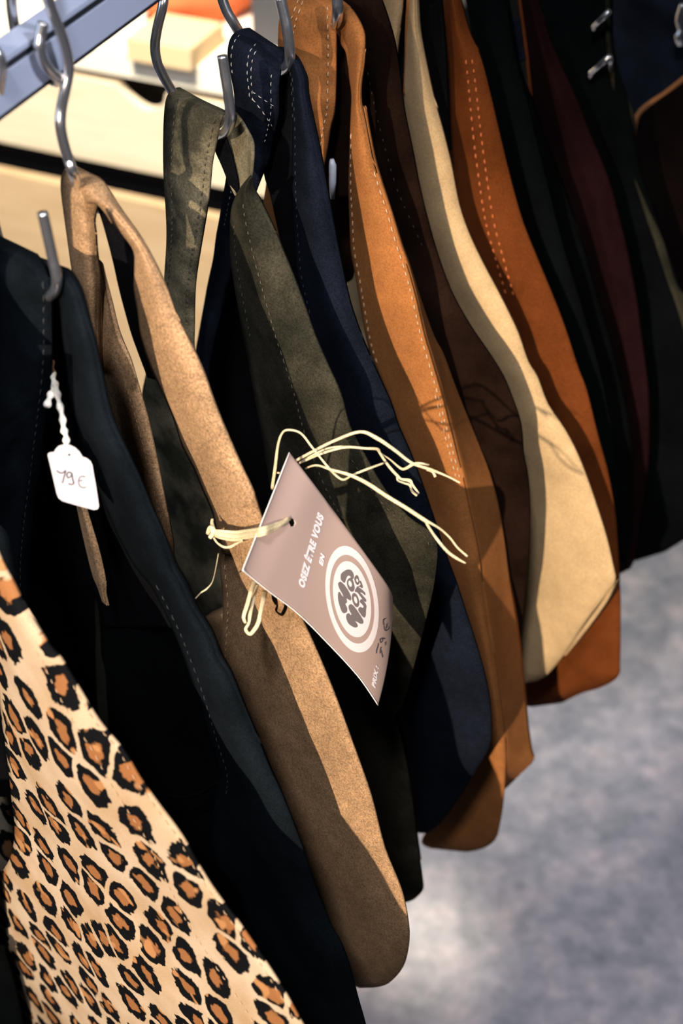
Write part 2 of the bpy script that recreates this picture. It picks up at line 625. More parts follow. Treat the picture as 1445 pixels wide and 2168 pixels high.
# ---- A: blue-black bag, nearest of the dark ones
A = Bag(-0.060, 20, 'shoulder_bag', 'blue-black suede slouch bag with a white price tag, directly behind the leopard bag')
ra = Ribbon(A, [(-70, 470, 75, 540, 14, 14), (-78, 492, 98, 574, 5, 5), (-84, 530, 106, 622, 0, 0), (-85, 600, 107, 680, -1, 0), (-86, 700, 108, 745, -2, 0),
                (-90, 800, 102, 830, -2, 0), (-96, 900, 91, 920, -2, 0), (-105, 1000, 80, 1010, -2, 0), (-115, 1100, 69, 1095, -2, 0), (-125, 1200, 61, 1200, -2, 0),
                (-130, 1300, 66, 1300, -2, 0), (-130, 1420, 90, 1420, -2, 0), (-110, 1560, 120, 1560, 0, 0), (-60, 1720, 160, 1720, 0, 0)], bulge=6, wrinkle=1.2, seed=1, sub=6)
ra.build('side_panel', MT['blueblack'])
ra.stitch([(0.93, 1.6, 0.90, 11)], MT['threadgrey'], wid=0.25)
rb = Ribbon(A, [(75, 545, 128, 566, 16, 16), (100, 572, 146, 574, 10, 10), (112, 598, 163, 598, 8, 6), (122, 625, 174, 625, 7, 4), (128, 671, 186, 671, 6, 2), (132, 720, 199, 720, 5, 0), (138, 761, 208, 761, 4, 0),
                (150, 844, 225, 844, 3, 0), (164, 899, 242, 899, 2, 0), (182, 961, 270, 961, 2, 0), (200, 1013, 294, 1013, 2, 0), (222, 1072, 318, 1072, 2, 0), (248, 1134, 346, 1134, 1, 0),
                (285, 1200, 370, 1195, 0, 0), (318, 1240, 391, 1231, 0, 0), (345, 1290, 415, 1283, 0, 0), (368, 1340, 446, 1335, 0, 0), (388, 1390, 466, 1385, 0, 0), (402, 1430, 488, 1425, 0, 0),
                (420, 1485, 509, 1478, 0, 0), (441, 1563, 540, 1554, 0, 0), (459, 1622, 567, 1621, 0, 0), (462, 1652, 585, 1660, 0, 0), (455, 1690, 601, 1699, 0, 0), (448, 1781, 638, 1796, 0, 0),
                (458, 1840, 664, 1880, 0, 0), (490, 1872, 683, 1925, 0, 0), (508, 1910, 698, 1961, 0, 0), (520, 1965, 720, 2000, 0, 0), (552, 2030, 738, 2050, 0, 0), (585, 2090, 756, 2119, 0, 0),
                (605, 2150, 770, 2168, 0, 0), (620, 2210, 784, 2230, 2, 2), (640, 2300, 775, 2300, 6, 6)], bulge=7, wrinkle=1.0, seed=2, sub=3, body=8)
rb.build('side_panel', MT['blueblack'])
rb.stitch([(0.17, 14, 0.16, 23)], MT['threadgrey'], wid=0.22, dash=3.0, gap=2.5)
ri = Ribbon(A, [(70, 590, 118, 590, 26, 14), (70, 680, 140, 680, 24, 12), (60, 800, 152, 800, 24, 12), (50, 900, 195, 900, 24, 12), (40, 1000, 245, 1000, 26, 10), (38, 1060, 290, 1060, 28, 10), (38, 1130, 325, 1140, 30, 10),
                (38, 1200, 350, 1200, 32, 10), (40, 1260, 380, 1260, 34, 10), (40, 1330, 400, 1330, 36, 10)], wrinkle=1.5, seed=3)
ri.build('strap_inner_dark', MT['inner_black'])
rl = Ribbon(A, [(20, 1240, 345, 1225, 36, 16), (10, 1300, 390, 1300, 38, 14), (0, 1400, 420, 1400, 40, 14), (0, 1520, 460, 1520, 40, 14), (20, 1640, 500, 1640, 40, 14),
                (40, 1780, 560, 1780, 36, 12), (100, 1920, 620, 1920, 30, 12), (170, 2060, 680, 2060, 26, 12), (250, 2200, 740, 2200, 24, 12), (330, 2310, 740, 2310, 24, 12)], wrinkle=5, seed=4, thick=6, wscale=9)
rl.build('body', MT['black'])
# rolled inner rim that catches a thin line of light
g = Geo(); g.tube(smoothpath([A.P(325, 1668, 8), A.P(352, 1682, 8), A.P(390, 1688, 8), A.P(425, 1678, 8), A.P(462, 1655, 8)], 6), 0.0012, 8)
link('rim', g.v, g.f, MT['black'], A.root)

# ---- B: taupe bag with the raffia tag
B = Bag(-0.006, 20, 'shoulder_bag', 'taupe brown suede slouch bag with a mauve card tag tied on its strap', hook_z=1.34)
r1 = Ribbon(B, [(150, 350, 205, 376, 22, 22), (137, 358, 216, 388, 10, 10), (129, 376, 214, 410, 3, 4), (128, 400, 203, 442, 0, 0), (130, 420, 198, 470, 0, 0), (136, 465, 201, 500, 0, 0), (143, 515, 204, 540, 0, 1), (152, 575, 210, 580, 0, 2), (168, 640, 212, 640, 1, 3),
                (180, 700, 212, 700, 2, 4), (196, 760, 212, 757, 2, 4), (206, 790, 213, 788, 3, 4)], bulge=5, wrinkle=1.0, seed=5)
r1.build('strap', MT['taupe'])
r1b = Ribbon(B, [(200, 545, 214, 560, 9, 9), (203, 570, 221, 590, 8, 9), (206, 620, 234, 640, 8, 9), (209, 667, 246, 690, 7, 9), (207, 719, 257, 722, 6, 9), (206, 760, 275, 765, 5, 8), (210, 823, 294, 830, 4, 7), (235, 899, 311, 890, 4, 7), (262, 979, 328, 965, 4, 7), (290, 1055, 343, 1040, 4, 7),
                 (312, 1100, 354, 1095, 4, 7), (330, 1140, 364, 1145, 4, 7), (345, 1185, 369, 1190, 4, 7), (355, 1260, 400, 1260, 8, 9), (370, 1400, 430, 1400, 10, 11), (420, 1600, 470, 1600, 12, 13)], bulge=3, wrinkle=1.0, seed=6, sub=4)
r1b.build('side_panel', MT['taupe'])
r1b.stitch([(0.72, 6, 0.70, 12)], MT['thread'], wid=0.2, dash=2.5, gap=2)
# outer fold of the strap crossing over the hook
r1c = Ribbon(B, [(150, 352, 160, 372, 14, 8), (176, 352, 176, 404, 14, 5), (200, 366, 193, 410, 13, 5), (222, 388, 207, 420, 12, 5), (240, 412, 224, 436, 10, 5), (268, 462, 250, 485, 6, 3), (290, 495, 279, 530, 3, 1)], bulge=3, wrinkle=0.8, seed=7)
r2 = Ribbon(B, [(140, 385, 160, 358, 6, 12), (150, 402, 186, 368, 0, 10), (163, 421, 213, 383, -1, 8), (182, 430, 227, 402, -2, 6), (203, 432, 240, 424, -2, 5), (222, 452, 254, 445, -2, 3), (240, 474, 268, 465, -1, 2), (258, 497, 291, 497, 0, 1),
                (282, 532, 312, 532, 0, 0), (284, 571, 332, 571, 0, 0), (283, 613, 352, 615, 0, 0), (291, 664, 369, 664, 0, 0), (298, 715, 391, 709, 0, 0), (318, 778, 424, 778, 0, 0), (343, 833, 448, 844, 0, 0),
                (367, 889, 466, 890, 0, 0), (384, 944, 489, 944, 0, 0), (410, 995, 511, 993, 0, 0), (429, 1041, 533, 1040, 0, 0), (450, 1090, 550, 1090, 0, 0), (461, 1150, 568, 1140, 0, 0), (467, 1222, 592, 1205, 0, 0),
                (472, 1288, 624, 1282, 0, 0), (466, 1390, 671, 1388, 0, 0), (470, 1470, 707, 1475, 0, 0), (490, 1560, 746, 1581, 0, 0), (530, 1670, 783, 1686, 0, 0), (575, 1790, 812, 1797, 0, 0), (625, 1890, 847, 1885, 0, 0), (670, 1970, 862, 1957, 0, 0),
                (700, 2030, 862, 2005, 0, 0), (725, 2066, 850, 2050, 2, 2), (746, 2085, 822, 2082, 6, 5), (762, 2092, 792, 2091, 12, 10)], bulge=5, wrinkle=0.9, seed=8, sub=4, m=16, body=22)
r2.build('side_panel', MT['taupe'])
r2.stitch([(0.10, 20.1, 0.05, 23.2)], MT['thread'], wid=0.3, dash=4, gap=2.5)
# inner face of the far strand, shade put into its black colour
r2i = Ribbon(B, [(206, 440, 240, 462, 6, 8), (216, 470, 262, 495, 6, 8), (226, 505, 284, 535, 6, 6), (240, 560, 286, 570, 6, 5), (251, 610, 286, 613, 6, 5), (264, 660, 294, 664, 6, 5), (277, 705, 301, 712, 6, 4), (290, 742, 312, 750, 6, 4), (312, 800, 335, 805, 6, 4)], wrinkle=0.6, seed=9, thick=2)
r2i.build('strap_inner_dark', MT['inner_black'])
# folded inner edge of the strap under the bend
r2e = Ribbon(B, [(166, 470, 176, 480, -1, -1), (165, 440, 180, 448, -2, -2), (172, 420, 186, 436, -3, -2), (190, 413, 196, 431, -3, -2), (210, 420, 208, 436, -3, -2), (228, 441, 222, 452, -3, -2), (246, 470, 236, 474, -2, -1)], wrinkle=0, thick=4, bulge=1.5)
r2e.build('strap_edge', MT['taupe'])
# strip of the far left side showing below the price tag
r2s = Ribbon(B, [(150, 1000, 168, 1000, -42, -42), (156, 1040, 173, 1040, -42, -42), (164, 1085, 182, 1083, -42, -42), (178, 1150, 205, 1160, -43, -43), (194, 1215, 220, 1225, -44, -44), (206, 1245, 222, 1258, -44, -44), (216, 1275, 228, 1285, -44, -44)], bulge=2, wrinkle=0.5, seed=10)
r2s.build('back_panel', MT['taupe'])
rbk = Ribbon(B, [(400, 1330, 470, 1300, 26, 8), (400, 1450, 520, 1450, 30, 10), (430, 1600, 570, 1600, 30, 12), (500, 1750, 640, 1750, 30, 12), (580, 1900, 720, 1900, 28, 12), (650, 2020, 760, 2020, 26, 14), (700, 2080, 780, 2080, 24, 14)], wrinkle=2, seed=11, thick=20)
rbk.build('body', MT['taupe'])

# ---- C: olive bag
C = Bag(0.095, 20, 'shoulder_bag', 'olive green suede slouch bag with a twisted strap, behind the mauve card tag', hook_z=1.322)
c1 = Ribbon(C, [(376, 186, 440, 222, 30, 26), (364, 190, 466, 232, 16, 12), (352, 206, 472, 240, 4, 4), (347, 240, 465, 258, 0, 0), (345, 290, 456, 300, -2, -1), (345, 345, 447, 345, -2, -1), (347, 399, 442, 399, -2, 0), (350, 440, 437, 440, -2, 0), (352, 498, 427, 500, -1, 0), (349, 560, 417, 560, 0, 0), (345, 608, 411, 610, 0, 0), (336, 680, 409, 690, 0, 0),
                (315, 765, 411, 752, 0, 0), (300, 835, 440, 830, 0, 0), (304, 878, 460, 880, 0, 0), (320, 950, 480, 950, 0, 0), (338, 1030, 490, 1030, 2, 2), (352, 1100, 480, 1100, 4, 4), (370, 1200, 470, 1200, 6, 6), (400, 1330, 520, 1330, 10, 10)], bulge=4, wrinkle=1.4, seed=12, sub=4)
c1.build('side_panel', MT['olivewornlit'])
c1.stitch([(0.20, 1.5, 0.14, 10.5), (0.92, 2.0, 0.80, 11.0)], MT['threaddark'], wid=0.3, dash=2.6, gap=2.0)
c2 = Ribbon(C, [(452, 236, 486, 232, 18, 22), (456, 262, 503, 247, 14, 18), (455, 285, 522, 277, 11, 14), (454, 312, 533, 300, 10, 10), (466, 338, 535, 326, 9, 8), (477, 365, 533, 355, 8, 7), (486, 392, 529, 379, 7, 6), (497, 415, 518, 400, 5, 5)], bulge=-4, wrinkle=1.5, seed=13)
c2.build('strap', MT['olivewornlit'])
c2d = Ribbon(C, [(452, 288, 470, 270, 9, 13), (452, 312, 480, 300, 8, 11), (466, 345, 492, 340, 7, 10), (477, 372, 500, 375, 6, 8), (484, 395, 503, 400, 6, 7), (494, 414, 500, 414, 6, 6)], wrinkle=0.3, thick=1.2)
c2d.build('strap_inner_dark', MT['inner_black'])  # inside of the twisted strap, its shadow painted as black
c3 = Ribbon(C, [(528, 372, 531, 386, 0, 3), (505, 402, 536, 402, 0, 3), (490, 438, 549, 424, 0, 3), (486, 480, 567, 461, 0, 3), (486, 512, 584, 498, 0, 3), (487, 545, 601, 540, 0, 3), (495, 605, 625, 600, 0, 2), (505, 660, 645, 655, 0, 1), (515, 715, 665, 712, 0, 0), (526, 770, 690, 770, 0, 0), (537, 835, 719, 835, 0, 0),
                (550, 900, 738, 903, 0, 0), (562, 975, 774, 972, 0, 0), (572, 1035, 815, 1041, 0, 0), (585, 1090, 862, 1095, 0, 0), (600, 1140, 919, 1141, 0, 0), (620, 1220, 919, 1224, 0, 0), (640, 1320, 898, 1319, 2, 2), (665, 1405, 876, 1405, 4, 4), (690, 1475, 856, 1475, 6, 6), (720, 1530, 838, 1510, 10, 8), (740, 1560, 810, 1540, 16, 12)],
             bulge=7, wrinkle=1.2, seed=14, sub=4, m=16, body=6, crease=(0.45, 2.0))
c3.build('side_panel', MT['olive'])
c3.stitch([(0.42, 2, 0.50, 14.3), (0.12, 3, 0.10, 8)], MT['threaddark'], wid=0.28, dash=2.6, gap=2.2)
c3.stitch([(0.86, 12.0, 0.955, 15.2)], MT['threaddark'], wid=0.25, dash=2.2, gap=2.5)
c4 = Ribbon(C, [(680, 1300, 760, 1300, 16, 14), (690, 1380, 790, 1400, 14, 10), (700, 1440, 808, 1466, 12, 6), (720, 1500, 832, 1520, 8, 4), (735, 1560, 850, 1580, 6, 3), (750, 1620, 863, 1645, 6, 3), (765, 1690, 873, 1715, 6, 3), (790, 1770, 882, 1790, 6, 3), (815, 1840, 892, 1860, 6, 3), (832, 1880, 893, 1885, 8, 6), (842, 1905, 878, 1903, 12, 12), (850, 1912, 862, 1910, 16, 16)],
             bulge=5, wrinkle=1.0, seed=15, sub=5, body=20)
c4.build('front_fold', MT['olive'])
cb = Ribbon(C, [(520, 1180, 640, 1180, 18, 18), (580, 1300, 830, 1300, 24, 22), (620, 1400, 830, 1400, 26, 24), (680, 1500, 830, 1500, 26, 24), (720, 1600, 845, 1620, 24, 20), (760, 1720, 865, 1730, 20, 17), (800, 1830, 880, 1830, 16, 14)], wrinkle=2, seed=16, thick=6)
cb.build('body', MT['blackgreen'])
cr_ = Ribbon(C, [(340, 1120, 392, 1120, 26, 26), (351, 1150, 410, 1150, 24, 24), (366, 1189, 434, 1182, 22, 22), (384, 1232, 450, 1219, 22, 22), (400, 1265, 451, 1258, 22, 24), (414, 1287, 440, 1277, 24, 26)], bulge=5, wrinkle=3, seed=17)
cr_.build('inner_pocket', MT['redbrown'])

# ---- D: navy bag
D = Bag(0.145, 20, 'shoulder_bag', 'navy blue suede slouch bag with white stitching, between the olive and cognac bags', hook_z=1.322)
d1 = Ribbon(D, [(524, 60, 590, 104, 30, 30), (510, 62, 602, 112, 16, 12), (494, 71, 604, 128, 6, 6), (484, 90, 594, 140, 0, 1), (481, 117, 590, 165, -2, -1), (484, 145, 589, 190, -3, -1), (492, 180, 589, 220, -3, 0), (496, 215, 588, 245, -3, 0), (494, 260, 582, 274, -2, 0), (488, 300, 574, 311, -2, 0), (484, 340, 567, 344, -1, 0), (479, 371, 552, 375, -1, 0), (472, 411, 535, 420, 0, 0), (464, 461, 520, 465, 0, 0), (457, 498, 508, 510, 0, 2),
                (450, 550, 496, 555, 0, 3), (440, 595, 484, 605, 0, 4), (430, 650, 470, 655, 0, 4), (421, 700, 455, 705, 0, 4), (413, 745, 445, 750, 0, 4), (405, 810, 440, 810, 0, 4), (395, 920, 460, 920, 0, 4)], bulge=5, wrinkle=1.8, seed=18, sub=4, m=16, wscale=26)
d1.build('side_panel', MT['navy'])
d1.stitch([(0.10, 1.8, 0.06, 5.5), (0.42, 1.8, 0.36, 6.5), (0.50, 2.6, 0.42, 6.6), (0.42, 6.4, 0.98, 8.0), (0.45, 5.9, 0.97, 6.4), (0.86, 4, 0.82, 9), (0.25, 11.5, 0.25, 13.5)], MT['threadpale'], wid=0.22, dash=2.2, gap=2.0)
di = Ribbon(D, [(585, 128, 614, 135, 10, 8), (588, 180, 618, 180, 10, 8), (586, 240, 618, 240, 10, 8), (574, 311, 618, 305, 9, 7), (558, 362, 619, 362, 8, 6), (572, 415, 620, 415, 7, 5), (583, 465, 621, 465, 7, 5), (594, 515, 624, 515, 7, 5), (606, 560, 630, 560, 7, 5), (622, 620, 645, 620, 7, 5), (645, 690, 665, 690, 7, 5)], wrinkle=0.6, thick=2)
di.build('strap_inner_dark', MT['inner_black'])  # inner side of the far strand, shade put into the black
d2 = Ribbon(D, [(588, 100, 606, 102, 26, 26), (600, 110, 622, 116, 14, 14), (610, 132, 634, 132, 8, 8), (614, 165, 648, 166, 4, 3), (616, 199, 651, 200, 3, 2), (618, 250, 661, 250, 2, 0), (618, 299, 672, 299, 2, 0), (617, 340, 680, 340, 2, 0), (617, 385, 688, 385, 1, 0), (618, 442, 699, 442, 0, 0), (620, 486, 707, 486, 0, 0), (623, 532, 716, 532, 0, 0), (627, 581, 726, 581, 0, 0), (638, 631, 737, 631, 0, 0), (648, 671, 749, 671, 0, 0), (662, 720, 767, 720, 0, 0),
                (680, 775, 790, 775, 0, 0), (700, 850, 824, 850, 0, 0), (715, 904, 842, 904, 0, 0), (730, 958, 866, 958, 0, 0), (745, 1024, 891, 1024, 0, 0), (762, 1092, 914, 1092, 0, 0), (780, 1165, 938, 1165, 0, 0), (800, 1229, 962, 1229, 0, 0), (820, 1316, 990, 1316, 0, 0), (832, 1391, 1014, 1391, 0, 0), (840, 1467, 1032, 1467, 0, 0), (850, 1530, 1038, 1530, 0, 0), (858, 1580, 1034, 1582, 0, 0),
                (864, 1625, 1010, 1625, 2, 2), (868, 1668, 982, 1672, 4, 4), (872, 1708, 956, 1712, 6, 6), (878, 1742, 930, 1745, 10, 10), (884, 1764, 905, 1764, 14, 14)], bulge=9, wrinkle=1.2, seed=19, sub=3, m=16, body=20)
d2.build('side_panel', MT['navy'])
d2.stitch([(0.14, 3, 0.10, 14), (0.05, 2, 0.05, 5)], MT['threadgrey'], wid=0.25, dash=2.4, gap=3)
db = Ribbon(D, [(480, 565, 560, 540, 9, 14), (450, 650, 600, 620, 11, 16), (425, 760, 640, 740, 14, 19), (410, 860, 680, 850, 16, 21), (400, 980, 720, 980, 19, 22), (410, 1100, 760, 1100, 20, 22), (450, 1250, 790, 1250, 20, 22), (520, 1400, 830, 1400, 20, 22), (620, 1550, 850, 1550, 20, 22), (740, 1680, 868, 1680, 19, 20)], wrinkle=2, seed=20, thick=5)
db.build('body', MT['inner_black'])

# ---- E: cognac bag
E_ = Bag(0.195, 20, 'shoulder_bag', 'cognac orange suede slouch bag with cream double stitching', hook_z=1.312)
e1 = Ribbon(E_, [(620, -22, 700, -14, 24, 24), (606, -8, 704, 4, 10, 10), (597, 15, 707, 28, 2, 3), (590, 45, 708, 55, 0, 0), (588, 85, 709, 90, -1, 0), (588, 133, 709, 135, -1, 0), (587, 185, 708, 190, -1, 0), (585, 235, 706, 237, 0, 0), (581, 275, 698, 270, 0, 0), (575, 318, 691, 316, 0, 0), (566, 370, 682, 354, 0, 0), (558, 425, 665, 410, 0, 0), (556, 470, 650, 460, 0, 0), (548, 540, 630, 530, 0, 2), (530, 640, 600, 640, 2, 4)], bulge=5, wrinkle=2.2, seed=21, sub=5, m=16, wscale=26)
e1.build('side_panel', MT['cognac'])
e1.stitch([(0.88, 1.5, 0.88, 9), (0.28, 1.2, 0.10, 6), (0.38, 1.2, 0.17, 6)], MT['thread'], wid=0.36, dash=3.0, gap=2.2)
e2 = Ribbon(E_, [(696, 4, 712, -4, 22, 26), (704, 30, 728, 6, 14, 20), (709, 62, 744, 22, 12, 14), (720, 82, 758, 44, 11, 8), (730, 108, 768, 66, 10, 6), (735, 135, 771, 92, 9, 4), (738, 166, 769, 133, 7, 3), (743, 200, 763, 178, 4, 2), (742, 240, 763, 216, 2, 1), (740, 285, 772, 262, 1, 0), (738, 345, 786, 335, 0, 0), (737, 399, 802, 390, 0, 0), (739, 465, 823, 452, 0, 0), (742, 532, 842, 516, 0, 0), (751, 581, 859, 565, 0, 0), (762, 648, 877, 630, 0, 0),
                (775, 720, 896, 712, 0, 0), (792, 775, 908, 752, 0, 0), (824, 850, 932, 835, 0, 0), (842, 904, 947, 893, 0, 0), (866, 960, 962, 950, 0, 0), (891, 1024, 978, 1012, 0, 0), (914, 1092, 992, 1080, 0, 0), (938, 1165, 1009, 1158, 0, 0), (962, 1229, 1019, 1229, 0, 0), (990, 1316, 1032, 1316, 0, 0), (1012, 1391, 1045, 1391, 0, 0),
                (1028, 1467, 1056, 1467, 0, 0), (1030, 1530, 1064, 1530, 0, 0), (1022, 1585, 1069, 1585, 0, 0), (995, 1635, 1068, 1640, 0, 0), (965, 1680, 1063, 1700, 2, 0), (935, 1725, 1056, 1745, 4, 2), (900, 1762, 1046, 1780, 8, 6), (892, 1786, 1018, 1798, 12, 10), (912, 1797, 985, 1804, 18, 16)], bulge=5, wrinkle=1.0, seed=22, sub=3, m=14, body=14)
e2.build('side_panel', MT['cognac'])
e2.stitch([(0.09, 9.0, 0.07, 17.0), (0.97, 10.5, 0.95, 21.2), (0.90, 18, 0.86, 21)], MT['thread'], wid=0.4, dash=3.2, gap=2.2)
# the side turned away beyond the seam
e3 = Ribbon(E_, [(764, 226, 768, 230, 1, 2), (771, 262, 774, 268, 0, 3), (785, 335, 788, 338, 0, 6), (801, 390, 804, 392, 0, 10), (822, 452, 824, 453, 0, 14), (841, 516, 844, 517, 0, 19), (858, 565, 862, 567, 0, 22), (876, 630, 884, 636, 0, 26), (895, 712, 913, 716, 0, 29), (907, 752, 933, 752, 0, 32),
                 (931, 835, 963, 832, 0, 32), (961, 950, 1010, 945, 0, 35), (977, 1012, 1035, 1010, 0, 35), (991, 1080, 1053, 1080, 0, 35), (1008, 1158, 1066, 1158, 0, 35), (1018, 1229, 1075, 1229, 0, 35), (1031, 1316, 1089, 1316, 0, 35), (1044, 1391, 1099, 1391, 0, 35),
                 (1055, 1467, 1107, 1467, 0, 35), (1063, 1530, 1113, 1535, 0, 35), (1068, 1585, 1121, 1590, 0, 35), (1068, 1622, 1125, 1613, 0, 35), (1067, 1650, 1098, 1642, 2, 32), (1065, 1672, 1072, 1668, 3, 24)], bulge=0, wrinkle=1.0, seed=23, sub=3, thick=3)
e3.build('outer_side', MT['cognac'])
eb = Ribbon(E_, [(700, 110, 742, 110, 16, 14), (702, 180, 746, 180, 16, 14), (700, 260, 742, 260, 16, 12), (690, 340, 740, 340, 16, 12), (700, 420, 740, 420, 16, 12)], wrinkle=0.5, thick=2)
eb.build('strap_inner_dark', MT['darkbrown'])
ebb = Ribbon(E_, [(700, 760, 830, 760, 16, 16), (720, 900, 900, 900, 22, 22), (760, 1100, 970, 1100, 24, 24), (820, 1300, 1020, 1300, 25, 25), (860, 1500, 1060, 1500, 25, 25), (880, 1640, 1060, 1640, 22, 22), (900, 1740, 1030, 1740, 16, 16)], wrinkle=2, thick=6)
ebb.build('body', MT['cognac'])
eflap = Ribbon(E_, [(716, 78, 730, 70, 9, 10), (722, 96, 748, 88, 8, 9), (731, 112, 752, 104, 7, 8), (737, 150, 748, 140, 8, 8), (742, 190, 746, 190, 7, 7)], wrinkle=0.5, thick=1.5, bulge=1)
eflap.build('strap_fold', MT['cognac'])

# ---- F: dark brown bag
F_ = Bag(0.245, 20, 'shoulder_bag', 'dark chocolate brown leather slouch bag behind the cognac orange bag', hook_z=1.311)
f1 = Ribbon(F_, to_hook(F_, [(640, -70, 745, -70, 20, 20), (640, -20, 762, -30, 6, 6), (655, 20, 760, 30, 0, 0), (676, 80, 758, 90, 0, 0), (680, 180, 752, 180, 0, 0), (675, 280, 748, 280, 0, 0), (672, 352, 744, 360, 0, 0), (672, 440, 745, 450, 0, 0), (670, 510, 748, 530, 0, 0), (660, 560, 745, 588, 0, 0), (640, 610, 722, 612, 0, 0), (610, 700, 690, 700, 0, 0)]), bulge=5, wrinkle=1.5, seed=24)
f1.build('side_panel', MT['darkbrown'])
f2 = Ribbon(F_, to_hook(F_, [(690, -90, 770, -100, 20, 20), (700, -40, 790, -40, 6, 6), (712, 0, 806, 0, 0, 0), (735, 50, 823, 50, 0, 0), (745, 100, 836, 100, 0, 0), (748, 166, 846, 166, 0, 0), (750, 233, 854, 233, 0, 0), (755, 316, 871, 316, 0, 0), (765, 399, 887, 399, 0, 0), (785, 465, 903, 465, 0, 0), (805, 525, 922, 532, 0, 0), (830, 617, 953, 617, 0, 0), (855, 691, 994, 691, 0, 0), (880, 745, 1031, 745, 0, 0),
                (900, 800, 1062, 795, 0, 0), (920, 841, 1083, 845, 0, 0), (935, 901, 1101, 901, 0, 0), (945, 961, 1106, 961, 0, 0), (955, 1014, 1116, 1014, 0, 0), (965, 1089, 1120, 1089, 0, 0), (975, 1203, 1116, 1203, 0, 0), (985, 1278, 1108, 1278, 2, 2), (1000, 1354, 1101, 1354, 4, 4), (1020, 1440, 1098, 1440, 8, 8)]), bulge=8, wrinkle=1.8, seed=25, sub=3, m=14, body=10)
f2.build('side_panel', MT['darkbrown'])
f2.stitch([(0.32, 7.8, 0.80, 13.0)], MT['threaddark'], wid=0.2, dash=2.0, gap=4)
fb = Ribbon(F_, [(700, 800, 880, 800, 16, 16), (730, 950, 960, 950, 19, 19), (760, 1150, 1000, 1150, 19, 19), (800, 1350, 1090, 1350, 19, 16), (860, 1500, 1085, 1500, 19, 16)], wrinkle=2, thick=6)
fb.build('body', MT['darkbrown'])

# ---- G: tan bag
G_ = Bag(0.295, 20, 'shoulder_bag', 'pale tan suede slouch bag with a pointed lower corner', hook_z=1.31)
g1 = Ribbon(G_, to_hook(G_, [(770, -110, 830, -110, 10, 10), (790, -50, 852, -50, 0, 0), (806, 0, 852, 0, 0, 0), (818, 50, 847, 50, 0, 0), (828, 100, 840, 105, 0, 0), (815, 200, 835, 200, 4, 4), (780, 400, 820, 400, 4, 4), (740, 560, 790, 560, 4, 4), (728, 660, 778, 650, 4, 4), (730, 740, 790, 740, 4, 4)]), bulge=3, wrinkle=1, seed=26)
g1.build('side_panel', MT['tan'])
g2 = Ribbon(G_, to_hook(G_, [(866, -60, 880, -60, 2, 0), (863, 0, 884, 0, 2, 0), (859, 62, 888, 62, 1, 0), (857, 123, 899, 123, 0, 0), (854, 206, 917, 206, 0, 0), (860, 280, 937, 280, 0, 0), (874, 350, 954, 350, 0, 0), (886, 432, 970, 432, 0, 0), (904, 494, 991, 494, 0, 0), (926, 556, 1020, 556, 0, 0), (948, 609, 1048, 609, 0, 0), (970, 658, 1073, 658, 0, 0), (990, 708, 1096, 708, 0, 0), (1025, 765, 1116, 765, 0, 0), (1040, 799, 1136, 799, 0, 0), (1060, 850, 1158, 856, 0, 0), (1080, 915, 1195, 912, 0, 0), (1085, 970, 1222, 965, 0, 0),
                (1090, 1025, 1244, 1022, 0, 0), (1092, 1080, 1263, 1078, 0, 0), (1092, 1140, 1282, 1139, 0, 0), (1090, 1200, 1296, 1200, 0, 0), (1087, 1235, 1300, 1231, 0, 0), (1085, 1275, 1279, 1262, 0, 0), (1084, 1320, 1240, 1314, 0, 0), (1082, 1365, 1210, 1360, 0, 0), (1080, 1400, 1190, 1390, 1, 1), (1084, 1430, 1158, 1428, 3, 3), (1100, 1447, 1134, 1441, 8, 8)]), bulge=7, wrinkle=1.2, seed=27, sub=3, m=16, body=14)
g2.build('side_panel', MT['tan'])
g2e = Ribbon(G_, [(861, -60, 868, -60, -2, -2), (860, 0, 867, 0, -2, -2), (857, 60, 863, 60, -2, -2), (856, 123, 861, 123, -2, -2), (853, 200, 857, 206, -2, -2)], wrinkle=0, thick=2)
g2e.build('strap_edge', MT['cognac'])
g2f = Ribbon(G_, [(1296, 1236, 1300, 1234, 6, 6), (1272, 1275, 1284, 1272, 4, 6), (1236, 1325, 1252, 1318, 4, 6), (1206, 1366, 1218, 1362, 4, 6), (1190, 1390, 1196, 1388, 6, 6)], wrinkle=0, thick=6)
g2f.build('bottom_panel', MT['tan'])
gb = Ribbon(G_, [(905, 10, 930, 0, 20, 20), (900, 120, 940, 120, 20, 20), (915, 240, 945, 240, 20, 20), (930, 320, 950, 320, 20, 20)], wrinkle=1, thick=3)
gb.build('strap_inner_dark', MT['inner_black'])  # dark strip painting the shadow between the tan and rust straps
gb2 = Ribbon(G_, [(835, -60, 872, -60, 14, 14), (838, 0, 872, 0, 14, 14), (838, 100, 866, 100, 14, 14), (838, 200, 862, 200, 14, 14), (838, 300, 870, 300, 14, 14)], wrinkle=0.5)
gb2.build('strap_inner_dark', MT['inner_black'])  # dark strip put behind the straps to darken the gap

